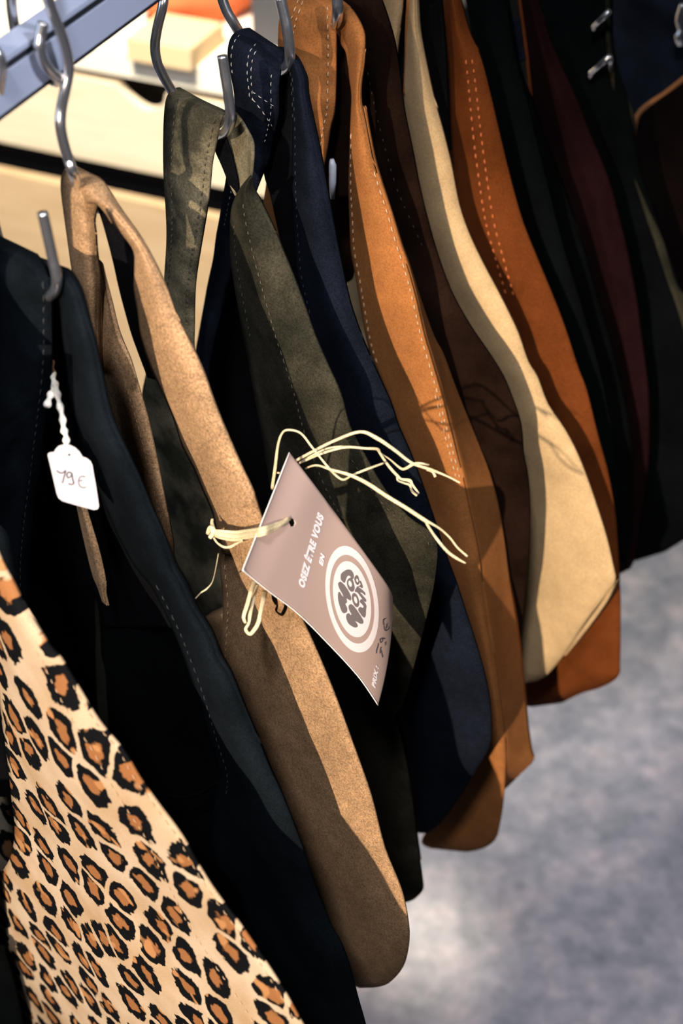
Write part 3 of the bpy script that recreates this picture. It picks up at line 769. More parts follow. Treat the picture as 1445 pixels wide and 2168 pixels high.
# ---- H: rust bag
H_ = Bag(0.340, 20, 'shoulder_bag', 'rust orange suede slouch bag with two stitched seams, behind the tan bag', hook_z=1.31)
h2 = Ribbon(H_, to_hook(H_, [(930, -60, 958, -60, 0, 0), (936, 0, 974, 0, 0, 0), (935, 62, 991, 62, 0, 0), (935, 130, 1017, 125, 0, 0), (935, 198, 1036, 198, 0, 0), (938, 288, 1057, 288, 0, 0), (950, 391, 1082, 391, 0, 0), (965, 473, 1106, 473, 0, 0), (990, 556, 1139, 556, 0, 0), (1015, 626, 1168, 626, 0, 0), (1040, 691, 1193, 691, 0, 0), (1070, 782, 1222, 780, 0, 0), (1090, 830, 1240, 828, 0, 0), (1110, 920, 1263, 920, 0, 0),
                (1125, 1006, 1286, 1006, 0, 0), (1135, 1089, 1300, 1089, 0, 0), (1140, 1165, 1306, 1165, 0, 0), (1140, 1278, 1311, 1278, 0, 0), (1130, 1350, 1311, 1345, 0, 0), (1118, 1410, 1310, 1400, 0, 0), (1108, 1455, 1306, 1434, 0, 0), (1100, 1480, 1270, 1456, 3, 3), (1105, 1493, 1230, 1468, 8, 6), (1125, 1497, 1190, 1488, 14, 12)]), bulge=8, wrinkle=1.2, seed=28, sub=4, m=16, body=20, crease=(0.55, 1.5))
h2.build('side_panel', MT['rust'])
h2.stitch([(0.62, 6.0, 0.36, 12.2), (0.78, 6.0, 0.46, 12.2)], MT['threadrust'], wid=0.55, dash=3.0, gap=3.0)
hbk = Ribbon(H_, [(760, 500, 900, 500, 16, 16), (800, 700, 1000, 700, 20, 20), (850, 900, 1080, 900, 24, 20), (930, 1100, 1120, 1100, 26, 22), (1000, 1300, 1130, 1300, 24, 20), (1040, 1440, 1130, 1440, 24, 22)], wrinkle=2, thick=8)
hbk.build('body', MT['rust'])

# ---- I: green-black bag
I_ = Bag(0.385, 20, 'shoulder_bag', 'black suede slouch bag right behind the rust orange bag', hook_z=1.31)
i2 = Ribbon(I_, to_hook(I_, [(965, -70, 1040, -70, 0, 0), (985, 0, 1068, 0, 0, 0), (1000, 82, 1082, 82, 0, 0), (1012, 156, 1098, 156, 0, 0), (1025, 206, 1112, 206, 0, 0), (1045, 300, 1135, 300, 0, 0), (1065, 400, 1160, 400, 0, 0), (1095, 500, 1185, 500, 0, 0), (1130, 600, 1215, 600, 0, 0), (1160, 700, 1245, 700, 0, 0), (1190, 800, 1272, 800, 0, 0), (1215, 900, 1292, 900, 0, 0), (1235, 1000, 1305, 1000, 0, 0), (1245, 1100, 1308, 1100, 0, 0), (1240, 1180, 1302, 1180, 4, 4)]), bulge=8, wrinkle=1.5, seed=29, sub=3, body=14)
i2.build('side_panel', MT['blackgreen'])
i0 = Ribbon(I_, [(878, -60, 960, -60, 20, 20), (884, 0, 970, 0, 20, 20), (895, 120, 975, 120, 20, 20), (915, 240, 990, 240, 20, 20), (930, 360, 1000, 360, 20, 20), (900, 520, 1000, 520, 20, 20)], wrinkle=1, thick=3)
i0.build('side_panel', MT['black'])

# ---- J
J_ = Bag(0.430, 20, 'shoulder_bag', 'charcoal black suede slouch bag just left of the burgundy bag', hook_z=1.31)
j2 = Ribbon(J_, to_hook(J_, [(1010, -70, 1060, -70, 0, 0), (1040, 60, 1085, 60, 0, 0), (1060, 140, 1102, 150, 0, 0), (1078, 206, 1125, 210, 0, 0), (1100, 288, 1150, 288, 0, 0), (1130, 391, 1190, 391, 0, 0), (1160, 494, 1225, 494, 0, 0), (1190, 600, 1255, 600, 0, 0), (1215, 700, 1285, 700, 0, 0), (1240, 800, 1310, 800, 0, 0), (1260, 900, 1330, 900, 0, 0), (1275, 1000, 1338, 1000, 0, 0), (1280, 1100, 1335, 1100, 0, 0), (1280, 1190, 1325, 1190, 4, 4)]), bulge=8, wrinkle=1.5, seed=30, sub=3, body=14)
j2.build('side_panel', MT['black'])
j3 = Ribbon(J_, [(1074, 40, 1098, 40, 8, 8), (1074, 70, 1100, 70, 8, 8), (1080, 100, 1105, 100, 8, 8), (1090, 130, 1110, 130, 8, 8)], wrinkle=0.5, thick=2)
j3.build('strap_inner_dark', MT['navy'])

# ---- K: burgundy
K_ = Bag(0.475, 20, 'shoulder_bag', 'burgundy suede slouch bag among the dark bags on the right', hook_z=1.31)
k2 = Ribbon(K_, to_hook(K_, [(1085, -70, 1118, -70, 0, 0), (1097, 0, 1139, 0, 0, 0), (1108, 74, 1160, 74, 0, 0), (1118, 150, 1192, 150, 0, 0), (1124, 214, 1221, 214, 0, 0), (1140, 280, 1246, 280, 0, 0), (1160, 337, 1270, 337, 0, 0), (1180, 391, 1290, 391, 0, 0), (1205, 453, 1307, 453, 0, 0), (1225, 535, 1327, 535, 0, 0), (1250, 629, 1345, 629, 0, 0), (1270, 740, 1360, 740, 0, 0), (1285, 832, 1371, 832, 0, 0), (1295, 961, 1372, 961, 0, 0), (1300, 1035, 1364, 1035, 0, 0), (1305, 1109, 1352, 1109, 0, 0), (1306, 1183, 1342, 1180, 0, 0), (1310, 1216, 1332, 1205, 6, 4)]), bulge=6, wrinkle=1.5, seed=31, sub=3, m=14, body=16, crease=(0.6, 3))
k2.build('side_panel', MT['burgundy'])
g = Geo(); g.tube(smoothpath([K_.P(1096, -40, -1), K_.P(1101, 10, -1), K_.P(1109, 70, -1), K_.P(1115, 120, -1), K_.P(1120, 170, -1), K_.P(1124, 210, -1)], 5), 0.0011, 8)
link('piping', g.v, g.f, MT['rust'], K_.root)

# ---- L: black leather bag with metal bars
L_ = Bag(0.530, 20, 'shoulder_bag', 'large black leather bag with two steel strap bars, right of the burgundy bag', hook_z=1.31)
l2 = Ribbon(L_, to_hook(L_, [(1110, -70, 1290, -70, 0, 0), (1130, 0, 1293, 0, 0, 0), (1150, 95, 1296, 95, 0, 0), (1180, 156, 1308, 156, 0, 0), (1205, 206, 1324, 206, 0, 0), (1230, 255, 1334, 255, 0, 0), (1250, 313, 1344, 313, 0, 0), (1270, 370, 1357, 370, 0, 0), (1290, 444, 1382, 444, 0, 0), (1305, 514, 1407, 514, 0, 0), (1320, 588, 1430, 588, 0, 0), (1330, 680, 1458, 680, 0, 0), (1340, 800, 1480, 800, 0, 0), (1345, 920, 1490, 920, 0, 0), (1345, 1020, 1500, 1000, 0, 0), (1340, 1100, 1500, 1090, 0, 0), (1336, 1150, 1470, 1130, 0, 0), (1336, 1184, 1445, 1145, 2, 2), (1345, 1188, 1408, 1168, 8, 8)]), bulge=8, wrinkle=2, seed=32, sub=3, m=14, body=20)
l2.build('side_panel', MT['blackgreen'])
l3 = Ribbon(L_, [(1280, -40, 1294, -40, -6, 4), (1282, 20, 1294, 20, -6, 4), (1284, 95, 1295, 95, -6, 4), (1290, 156, 1309, 156, -6, 4), (1302, 206, 1325, 206, -6, 4), (1318, 255, 1341, 255, -6, 4), (1326, 300, 1342, 313, -6, 4), (1340, 370, 1357, 370, -6, 4), (1362, 444, 1382, 444, -6, 4), (1386, 514, 1407, 514, -6, 4), (1410, 588, 1428, 588, -6, 4), (1432, 650, 1450, 640, -6, 4), (1452, 720, 1468, 720, -6, 4), (1470, 800, 1482, 800, -6, 4)], wrinkle=0.5, thick=2, bulge=1)
l3.build('edge_strip', MT['olive'])
for (x0, y0, x1, y1) in ((1256, 57, 1289, 24), (1250, 155, 1290, 119)):
    g = Geo(); a, b = L_.P(x0, y0, -18), L_.P(x1, y1, -18)
    g.tube([a, a.lerp(b, 0.5), b], 0.0022, 10)
    if y0 > 100:
        g.tube([b, L_.P(1292, 128, -16), L_.P(1292, 148, -12)], 0.0018, 8)
        g.tube([a, L_.P(1250, 165, -12)], 0.0018, 8)
    else:
        g.tube([a, L_.P(1257, 66, -10)], 0.0016, 8)
    link('buckle_bar', g.v, g.f, MT['steel'], L_.root)

# ---- M: oxblood leather bag with piped flap
M_ = Bag(0.64, 20, 'handbag', 'dark oxblood leather bag with tan piping, at the right edge of the photo', hook_z=1.31)
m2 = Ribbon(M_, ([(1352, 240, 1480, 150, 0, 0), (1342, 262, 1520, 230, 0, 0), (1320, 330, 1540, 330, 0, 0), (1320, 450, 1560, 450, 0, 0), (1330, 600, 1570, 600, 0, 0), (1340, 800, 1570, 800, 0, 0), (1350, 950, 1560, 950, 0, 0), (1360, 1060, 1540, 1040, 4, 4)]), bulge=10, wrinkle=2, seed=33, body=18)
m2.build('body', MT['oxblood'])
ms = Ribbon(M_, to_hook(M_, [(1452, -60, 1478, -60), (1462, 60, 1488, 60), (1468, 170, 1494, 170, 6, 6)]), thick=3)
ms.build('strap', MT['oxblood'])
g = Geo(); g.tube(smoothpath([M_.P(1338, 300, -2), M_.P(1343, 262, -3), M_.P(1354, 238, -4), M_.P(1378, 217, -5), M_.P(1406, 199, -5), M_.P(1445, 168, -5), M_.P(1490, 130, -4)], 6), 0.0022, 8)
link('piping', g.v, g.f, MT['piping'], M_.root)

# ---- N: navy leather bag top right
N_ = Bag(0.74, 20, 'handbag', 'black and navy bag in the top right corner above the oxblood bag', hook_z=1.31)
n2 = Ribbon(N_, ([(1240, -70, 1520, -70, 0, 0), (1250, 0, 1520, 0, 0, 0), (1260, 80, 1520, 80, 0, 0), (1265, 170, 1520, 170, 0, 0), (1265, 300, 1520, 300, 0, 0), (1265, 500, 1520, 500, 0, 0), (1275, 700, 1520, 700, 0, 0), (1300, 860, 1500, 860, 0, 0)]), bulge=8, wrinkle=3, seed=34, body=12)
n2.build('body', MT['navy'])
ns = Ribbon(N_, to_hook(N_, [(1470, -110, 1500, -110), (1475, -60, 1505, -60, 4, 4)]), thick=3)
ns.build('strap', MT['navy'])
g = Geo(); g.tube(smoothpath([N_.P(1447, 8, -26), N_.P(1441, 30, -26), N_.P(1438, 45, -26), N_.P(1442, 62, -24), N_.P(1436, 78, -26), N_.P(1440, 92, -22)], 5), 0.0035, 8)
link('buckle', g.v, g.f, MT['steel'], N_.root)

# ------------------------------------------------------------------ leopard bag
LP = Bag(-0.135, 20, 'shoulder_bag', 'leopard print slouch bag in cream, brown and black at lower left', hook_z=1.32)
lp = Ribbon(LP, to_hook(LP, [(-300, 640, -170, 620, 10, 10), (-290, 760, -120, 760, 4, 4), (-270, 900, -80, 900, 0, 0), (-240, 1020, -40, 1020, 0, 0), (-210, 1110, -20, 1125, 0, 0), (-160, 1190, 2, 1190, 0, 0), (-90, 1250, 29, 1239, 0, 0), (-50, 1300, 52, 1284, 0, 0), (-25, 1370, 97, 1358, 0, 0), (-12, 1410, 126, 1394, 0, 0), (-3, 1470, 160, 1450, 0, 0), (4, 1530, 208, 1529, 0, 0), (13, 1590, 257, 1588, 0, 0), (20, 1650, 293, 1648, 0, 0), (25, 1700, 330, 1700, 0, 0),
                 (31, 1755, 383, 1772, 0, 0), (22, 1815, 419, 1835, 0, 0), (-10, 1865, 457, 1894, 0, 0), (-60, 1930, 504, 1956, 0, 0), (-60, 2000, 547, 2019, 0, 0), (-20, 2080, 597, 2096, 0, 0), (30, 2150, 637, 2168, 0, 0), (60, 2240, 675, 2240, 0, 0), (120, 2340, 700, 2340, 6, 6)]), bulge=6, wrinkle=2.2, seed=35, sub=4, m=28, body=20, wscale=11)
lp.build('side_panel', MT['leopard'])
lp.stitch([(0.72, 11.5, 0.84, 24.5), (0.97, 13, 0.985, 24)], MT['thread'], wid=0.22, dash=2.6, gap=2.4)
lp2 = Ribbon(LP, [(-160, 1680, 12, 1690, 26, 26), (-150, 1740, 30, 1770, 24, 24), (-120, 1800, 34, 1815, 20, 20), (-100, 1860, 20, 1850, 20, 20)], bulge=4, wrinkle=1, seed=36)
lp2.build('inner_panel', MT['leopard'])
lpl = Ribbon(LP, [(-220, 1330, 0, 1330, 50, 50), (-220, 1480, 30, 1480, 50, 50), (-220, 1640, 50, 1640, 50, 50), (-200, 1800, 70, 1800, 50, 50), (-200, 2200, 90, 2200, 40, 40)], wrinkle=2, thick=5)
lpl.build('inner_black', MT['inner_black'])
# grey bag corner, bottom left
GB = Bag(-0.150, 20, 'shoulder_bag', 'smooth charcoal grey bag corner in the bottom left corner of the photo', hook_z=1.32)
gbx = Ribbon(GB, to_hook(GB, [(-80, 1960, -10, 1960, 0, 0), (-80, 2000, 8, 2010, 0, 0), (-80, 2060, 26, 2072, 0, 0), (-80, 2120, 40, 2130, 0, 0), (-80, 2170, 46, 2175, 0, 0), (-80, 2260, 60, 2260, 0, 0)]), bulge=6, wrinkle=1, seed=37)
gbx.build('side_panel', MT['blackgreen'])

# ------------------------------------------------------------------ hooks
def bag_hook(bag, label, shank, tip, tipoff=(2, 0), shoff=6, r=0.00235):
    """shank and tip given from the photo on the bag's plane; joins over the rail at the top"""
    pts = rail_turn(bag.s)
    pts += [bag.P(x, y, shoff) for x, y in shank]
    n = len(tip)
    for k, (x, y) in enumerate(tip):
        pts.append(bag.P(x, y, shoff + (tipoff[1] - shoff) * k / max(1, n - 1)))
    return s_hook(label, pts, r)


def hb(bag, label, pts, r=0.00235, start=None):
    P = list(start or []) + [bag.P(x, y, o) for (x, y, o) in pts]
    return s_hook(label, P, r)


# nearest hook: leaves the frame at the left, its tip stands up beside the blue-black strap
hb(A, 'steel S hook carrying the blue-black bag, its tip standing free at far left',
   [(-40, 380, 4), (-22, 430, 6), (-4, 500, 14), (25, 590, 10), (70, 640, 6), (108, 625, 0), (120, 595, -4), (110, 540, -4), (99, 490, -4), (90, 450, -4)], 0.0023, rail_turn(-0.06))
# hook of the taupe bag wraps the rail in full view
BR = P0 + RW * 0.006
pl = lambda x, y, o=0.0: onplane(x, y, P0 + RW * (0.006 + o), RW)
s_hook('steel S hook wrapped round the rail, carrying the taupe bag',
       [pl(92, 48, 0.001), pl(86, 75), pl(84, 100), pl(92, 130), pl(108, 152), pl(126, 166, -0.001), P0 - RW * 0.006 - UZ * 0.006 + RD * -0.012, P0 - RW * 0.0165 + UZ * 0.003 + RD * -0.016, P0 - RW * 0.019 + UZ * 0.025 + RD * -0.016,
        P0 - RW * 0.016 + UZ * 0.045 + RD * -0.013, P0 - RW * 0.006 + UZ * 0.052 + RD * -0.012, pl(94, -40, 0.002), pl(100, -8, 0.003), pl(112, 30, 0.003), pl(128, 70, 0.004), pl(140, 110, 0.004), pl(145, 150, 0.003), pl(138, 190, 0.002), pl(130, 230), pl(128, 265), pl(134, 300), pl(144, 335), pl(156, 370), B.P(172, 410, 12), B.P(200, 440, 12), B.P(222, 440, 12)])
hb(C, 'steel S hook carrying the olive green bag', [(352, -45, 14), (345, 10, 10), (334, 55, 8), (328, 95, 8), (332, 130, 8), (345, 160, 10), (368, 200, 14), (400, 250, 14), (440, 285, 10), (474, 280, 4), (487, 250, -2), (483, 200, -4), (476, 155, -4), (470, 118, -4)], 0.0026, rail_turn(0.095))
hb(D, 'steel S hook carrying the navy blue bag', [(462, -60, 12), (466, -20, 10), (478, 20, 10), (494, 48, 12), (512, 78, 16), (540, 120, 16), (580, 150, 10), (608, 140, 2), (613, 112, -3), (609, 70, -4), (601, 30, -4), (593, -4, -4)], 0.0028, rail_turn(0.145))
hb(E_, 'steel S hook carrying the cognac orange bag', [(600, -120, 12), (606, -80, 12), (625, -30, 14), (655, 20, 16), (690, 58, 10), (709, 50, 2), (714, 25, -4), (713, -10, -4), (708, -60, -4)], 0.003, rail_turn(0.195))
for bag, lab in ((F_, 'dark brown leather bag'), (G_, 'pale tan bag'), (H_, 'rust orange bag'), (I_, 'black bag behind the rust orange one'), (J_, 'charcoal black bag'), (K_, 'burgundy bag'), (L_, 'large black leather bag')):
    c = bag.p
    pts = rail_turn(bag.s) + [c + RW * 0.004 - UZ * 0.02, c - RW * 0.004 - UZ * 0.05, c - RW * 0.0 - UZ * 0.07, c + RW * 0.012 - UZ * 0.083, c + RW * 0.026 - UZ * 0.075, c + RW * 0.028 - UZ * 0.055, c + RW * 0.026 - UZ * 0.038]
    s_hook('steel S hook carrying the ' + lab, pts)

# white capsule added as a bright highlight in the gap
g = Geo(); g.tube([E_.P(702, 337, 8), E_.P(704, 350, 8), E_.P(704, 385, 8), E_.P(703, 420, 8)], [0.0012, 0.0022, 0.0022, 0.0014], 12)
fo = link('highlight_capsule', g.v, g.f, MT['white'])
tag(fo, 'small white capsule added as a bright highlight in the dark gap of the cognac strap', 'highlight')

# ------------------------------------------------------------------ mauve card tag
TOP = [(612, 958), (660, 1020), (705, 1080), (774, 1174), (818, 1236), (831, 1262)]
BOT = [(513, 1207), (566, 1250), (628, 1297), (690, 1358), (757, 1431), (800, 1493)]
CD0, CD1 = 0.656, 0.734          # depth at the hole end and the far end
card = thing('hang_tag', at(660, 1200, 0.70), 'mauve card hang tag with round logo, tied with raffia to the taupe bag', 'tag')


def interp(tab, u):
    n = len(tab) - 1
    t = max(0, min(n - 1e-6, u * n))
    i = int(t); f = t - i
    a, b, c, d = tab[max(i - 1, 0)], tab[i], tab[i + 1], tab[min(i + 2, n)]
    return cr(a[0], b[0], c[0], d[0], f), cr(a[1], b[1], c[1], d[1], f)


def cardpx(u, v):
    """u from the hole end to the far end, v from the lower long edge to the upper one"""
    a, b = interp(BOT, u), interp(TOP, u)
    x = a[0] + (b[0] - a[0]) * v
    y = a[1] + (b[1] - a[1]) * v
    x += 9 * max(0, u - 0.55) / 0.45 * 4 * v * (1 - v)     # gentle bow of the far end
    return x, y


def cardpt(u, v, lift=0.0):
    x, y = cardpx(u, v)
    dep = CD0 + (CD1 - CD0) * u + 0.020 * v + 0.006 * math.sin(math.pi * u) - lift / 1000.0
    return at(x, y, dep)


def inv(px, py):
    u, v = 0.5, 0.5
    for _ in range(14):
        x, y = cardpx(u, v)
        e = 1e-3
        xu, yu = cardpx(u + e, v); xv, yv = cardpx(u, v + e)
        a, b, c, d = (xu - x) / e, (xv - x) / e, (yu - y) / e, (yv - y) / e
        det = a * d - b * c
        rx, ry = px - x, py - y
        u += (d * rx - b * ry) / det
        v += (-c * rx + a * ry) / det
        u = max(-0.05, min(1.05, u)); v = max(-0.05, min(1.05, v))
    return u, v


# card with a punched hole: grid with the cells inside the hole removed, ring of vertices snapped to the rim
HU, HV = inv(617, 1106)
NU, NV = 72, 44
vs, fs = [], []
rimu, rimv = 0.020, 0.034


def hole_d(u, v):
    return math.hypot((u - HU) / rimu, (v - HV) / rimv)


gu = [[None] * (NV + 1) for _ in range(NU + 1)]
for i in range(NU + 1):
    for j in range(NV + 1):
        u, v = i / NU, j / NV
        d = hole_d(u, v)
        gu[i][j] = (u, v)
inside = lambda i, j: hole_d(*gu[i][j]) < 0.95
cells = []
for i in range(NU):
    for j in range(NV):
        if not all(inside(a, b) for a, b in ((i, j), (i + 1, j), (i + 1, j + 1), (i, j + 1))):
            cells.append((i, j))
used = {}
for (i, j) in cells:
    for a, b in ((i, j), (i + 1, j), (i + 1, j + 1), (i, j + 1)):
        if inside(a, b):
            u, v = gu[a][b]
            d = hole_d(u, v) + 1e-6
            gu[a][b] = (HU + (u - HU) / d, HV + (v - HV) / d)
            used[(a, b)] = 1
TH = 0.45
idx = {}


def vid(i, j, sd):
    k = (i, j, sd)
    if k not in idx:
        idx[k] = len(vs)
        vs.append(cardpt(*gu[i][j], lift=(0 if sd == 0 else -TH)))
    return idx[k]


edges = {}
for (i, j) in cells:
    q = [(i, j), (i + 1, j), (i + 1, j + 1), (i, j + 1)]
    fs.append(tuple(vid(a, b, 0) for a, b in q))
    fs.append(tuple(vid(a, b, 1) for a, b in q[::-1]))
    for k in range(4):
        e = (q[k], q[(k + 1) % 4])
        edges[e] = edges.get(e, 0) + 1
nface = len(fs)
for (a, b) in list(edges):
    if (b, a) not in edges:
        fs.append((vid(a[0], a[1], 0), vid(a[0], a[1], 1), vid(b[0], b[1], 1), vid(b[0], b[1], 0)))
co = link('card', vs, fs, [MT['card'], MT['cardedge']], card, False)
for k, p in enumerate(co.data.polygons):
    p.use_smooth = k < nface
    if k >= nface: p.material_index = 1
co['label'] = 'mauve card with white cut edges and a round hole'
# thin white cut edge along the lower long side
g = Geo(); g.tube([cardpt(k / 40, 0.0, 0.1) for k in range(41)], 0.00032, 6)
g.tube([cardpt(0.0, k / 10, 0.05) for k in range(11)], 0.00022, 6)
link('cut_edge', g.v, g.f, MT['cardedge'], card)


def patch(name, polys, mat, lift):
    """flat ink shapes given by their outline on the photo, laid on the card"""
    V_, F_2 = [], []
    from mathutils.geometry import tessellate_polygon
    for poly in polys:
        uvp = [inv(x, y) for x, y in poly]
        tr = tessellate_polygon([[V((u, v, 0)) for u, v in uvp]])
        b = len(V_)
        V_ += [cardpt(u, v, lift) for u, v in uvp]
        F_2 += [tuple(b + k for k in t) for t in tr]
    return link(name, V_, F_2, mat, card, False)


def el(t, k):
    cx, cy = 670 + 602 / 8.03, 1130 + 1113 / 8.03
    return (cx + k * 455 / 8.03 * math.cos(t), cy + k * (249 * math.cos(t) + 872 * math.sin(t)) / 8.03)


def ring(name, k0, k1, mat, lift):
    n = 72
    V_ = []
    F_2 = []
    M2 = 6
    for i in range(n):
        t = 2 * math.pi * i / n
        for j in range(M2 + 1):
            V_.append(cardpt(*inv(*el(t, k0 + (k1 - k0) * j / M2)), lift))
    for i in range(n):
        i2 = (i + 1) % n
        for j in range(M2):
            F_2.append((i * (M2 + 1) + j, i * (M2 + 1) + j + 1, i2 * (M2 + 1) + j + 1, i2 * (M2 + 1) + j))
    return link(name, V_, F_2, mat, card, False)


ring('logo_ring', 0.832, 1.0, MT['ink_light'], 0.25)
ring('logo_disc', 0.0, 0.714, MT['ink_light'], 0.25)
lc = lambda pts: [(670 + x / 8.03, 1130 + y / 8.03) for x, y in pts]


def sm(pts, sub=4):
    n = len(pts)
    out = []
    for i in range(n):
        a, b, c, d = pts[(i - 1) % n], pts[i], pts[(i + 1) % n], pts[(i + 2) % n]
        for k in range(sub):
            out.append((cr(a[0], b[0], c[0], d[0], k / sub), cr(a[1], b[1], c[1], d[1], k / sub)))
    return out


def ell(cx, cy, rx, ry, sh=0.0, n=22):
    return [(cx + rx * math.cos(2 * math.pi * k / n) + sh * math.sin(2 * math.pi * k / n) * ry, cy + ry * math.sin(2 * math.pi * k / n)) for k in range(n)]


letters = [
    sm([(395, 815), (362, 850), (385, 935), (428, 1010), (455, 1070), (425, 1045), (390, 990), (364, 1010), (362, 1110), (390, 1230), (430, 1330), (470, 1352), (515, 1325), (515, 1260), (488, 1195), (515, 1165), (508, 1100), (540, 1120), (575, 1135), (587, 1090), (560, 1010), (500, 910), (440, 840)]),
    sm([(405, 740), (415, 680), (465, 635), (530, 608), (590, 625), (628, 690), (628, 755), (600, 775), (570, 725), (535, 715), (505, 755), (478, 832), (440, 815), (412, 780)]),
    sm([(560, 748), (520, 790), (512, 850), (530, 920), (570, 975), (615, 985), (642, 945), (640, 880), (618, 800), (590, 755)]),
    sm([(670, 705), (640, 745), (642, 800), (665, 850), (695, 872), (720, 850), (724, 790), (708, 730), (690, 708)]),
    sm([(722, 815), (745, 800), (770, 850), (785, 905), (770, 925), (735, 905), (705, 890), (745, 868)]),
    sm([(690, 895), (650, 960), (655, 990), (690, 1000), (740, 1065), (800, 1140), (835, 1160), (838, 1120), (790, 1060), (740, 1000), (770, 1005), (820, 1045), (825, 1010), (780, 960), (725, 915)]),
    sm([(765, 1110), (730, 1150), (760, 1190), (795, 1235), (780, 1262), (745, 1245), (715, 1260), (705, 1300), (735, 1350), (775, 1405), (812, 1425), (832, 1390), (838, 1290), (845, 1230), (820, 1175)]),
    ell(660, 1128, 58, 122, 0.22),
    sm([(580, 1198), (542, 1225), (548, 1290), (585, 1360), (580, 1385), (545, 1352), (505, 1372), (502, 1440), (535, 1520), (600, 1575), (660, 1595), (698, 1575), (685, 1530), (655, 1490), (690, 1500), (740, 1530), (785, 1525), (792, 1480), (750, 1400), (690, 1310), (630, 1230)]),
]
patch('logo_lettering', [lc(p) for p in letters], MT['ink_grey'], 0.42)
patch('letter_counters', [lc(ell(568, 850, 28, 52, 0.2)), lc(ell(688, 795, 17, 32, 0.2)), lc(ell(662, 1125, 25, 60, 0.22))], MT['ink_light'], 0.55)


def card_text(name, body, x0, y0, x1, y1, hx, hy, mat, lift=0.42, shear=0.25, bold=0.065):
    """text whose baseline runs (x0,y0)->(x1,y1) and whose cap height vector is (hx,hy), in photo pixels on the card"""
    cu = bpy.data.curves.new(name, 'FONT')
    cu.body = body
    cu.size = 1.0
    cu.offset = bold
    cu.space_character = 1.14
    o = bpy.data.objects.new(name, cu)
    COL.objects.link(o)
    dg = bpy.context.evaluated_depsgraph_get()
    me = bpy.data.meshes.new_from_object(o.evaluated_get(dg))
    bpy.data.objects.remove(o)
    xs = [v.co.x for v in me.vertices]
    xmin, xmax = min(xs), max(xs)
    hcap = 0.73
    for v in me.vertices:
        a = (v.co.x - xmin) / (xmax - xmin)
        h = v.co.y / hcap
        px = x0 + (x1 - x0) * a + hx * h
        py = y0 + (y1 - y0) * a + hy * h
        px += (x1 - x0) * shear * 0.05 * h
        py += (y1 - y0) * shear * 0.05 * h
        v.co = cardpt(*inv(px, py), lift)
    me.materials.append(mat)
    o = bpy.data.objects.new(name, me)
    COL.objects.link(o)
    o.parent = card
    o.matrix_parent_inverse = card.matrix_basis.inverted()
    return o


card_text('slogan', 'OSEZ \u00caTRE VOUS', 642.5, 1247, 684.5, 1093, -12, -8.5, MT['ink_white'])
card_text('slogan_second_line', 'EN', 682.5, 1199, 686.5, 1177, -7.5, -7, MT['ink_white'])
card_text('price_caption', 'PRiX :', 793.5, 1457, 801, 1413, -7, -6.5, MT['ink_white'])


def pen(name, strokes, mat, f, r=0.00022, par=None):
    G2 = Geo()
    for st in strokes:
        G2.tube(smoothpath([f(x, y) for x, y in st], 4), r, 5)
    return link(name, G2.v, G2.f, mat, par)


k3 = lambda x, y: cardpt(*inv(730 + x / 9.86, 1280 + y / 9.86), 0.4)
pen('handwritten_price', [[(650, 1020), (655, 950), (680, 870), (690, 810)], [(745, 890), (730, 950), (725, 1020)], [(740, 940), (780, 1100)],
                          [(825, 715), (770, 700), (725, 730), (740, 790), (775, 760), (765, 705)], [(835, 780), (835, 850)],
                          [(845, 290), (800, 310), (790, 380), (810, 430)], [(805, 450), (815, 510), (850, 540), (900, 510), (910, 460)], [(850, 500), (870, 400)]], MT['pen'], k3, par=card)

# ------------------------------------------------------------------ raffia
RG = thing('raffia_tie', at(520, 1125, 0.665), 'natural raffia bow with loose ends tying the mauve card to the taupe strap', 'raffia tie')


def strand(pts, wpx, flat=0.22, twist=0.0, sub=5, name='strand'):
    """pts (px, py, depth); wpx ribbon width in photo pixels"""
    P = [at(x, y, d - 0.004) for x, y, d in pts]
    Q = smoothpath(P, sub)
    n = len(Q)
    ws = wpx if isinstance(wpx, list) else [wpx] * len(pts)
    rs = []
    for i in range(n):
        t = i / sub
        k = min(int(t), len(ws) - 1); f = t - k
        wv = ws[k] + (ws[min(k + 1, len(ws) - 1)] - ws[k]) * f
        rs.append(wv * 0.5 * (Q[i] - CAM).dot(FW) / FPX)
    G2 = Geo()
    t0 = (Q[1] - Q[0]).normalized()
    side = FW.cross(t0).normalized()
    # keep the broad side to the viewer's half-space with a small wander
    vsx = []
    seg = 8
    for i, p in enumerate(Q):
        t = (Q[min(i + 1, n - 1)] - Q[max(i - 1, 0)]).normalized()
        a = FW.cross(t).normalized()
        b = t.cross(a)
        tw = twist * math.sin(i * 0.7) + 0.15 * noise.noise(p * 60)
        a2 = a * math.cos(tw) + b * math.sin(tw)
        b2 = t.cross(a2)
        for k in range(seg):
            q = 2 * math.pi * k / seg
            vsx.append(p + a2 * math.cos(q) * rs[i] + b2 * math.sin(q) * rs[i] * flat)
    fsx = []
    for i in range(n - 1):
        for k in range(seg):
            k2 = (k + 1) % seg
            fsx.append((i * seg + k, i * seg + k2, (i + 1) * seg + k2, (i + 1) * seg + k))
    fsx += [tuple(range(seg))[::-1], tuple((n - 1) * seg + k for k in range(seg))]
    return link(name, vsx, fsx, MT['raffia'], RG, True)


c6 = lambda x, y, d: (560 + x / 3.211, 890 + y / 3.211, d)
c5 = lambda x, y, d: (420 + x / 6.02, 1060 + y / 6.02, d)
ZB = 0.690
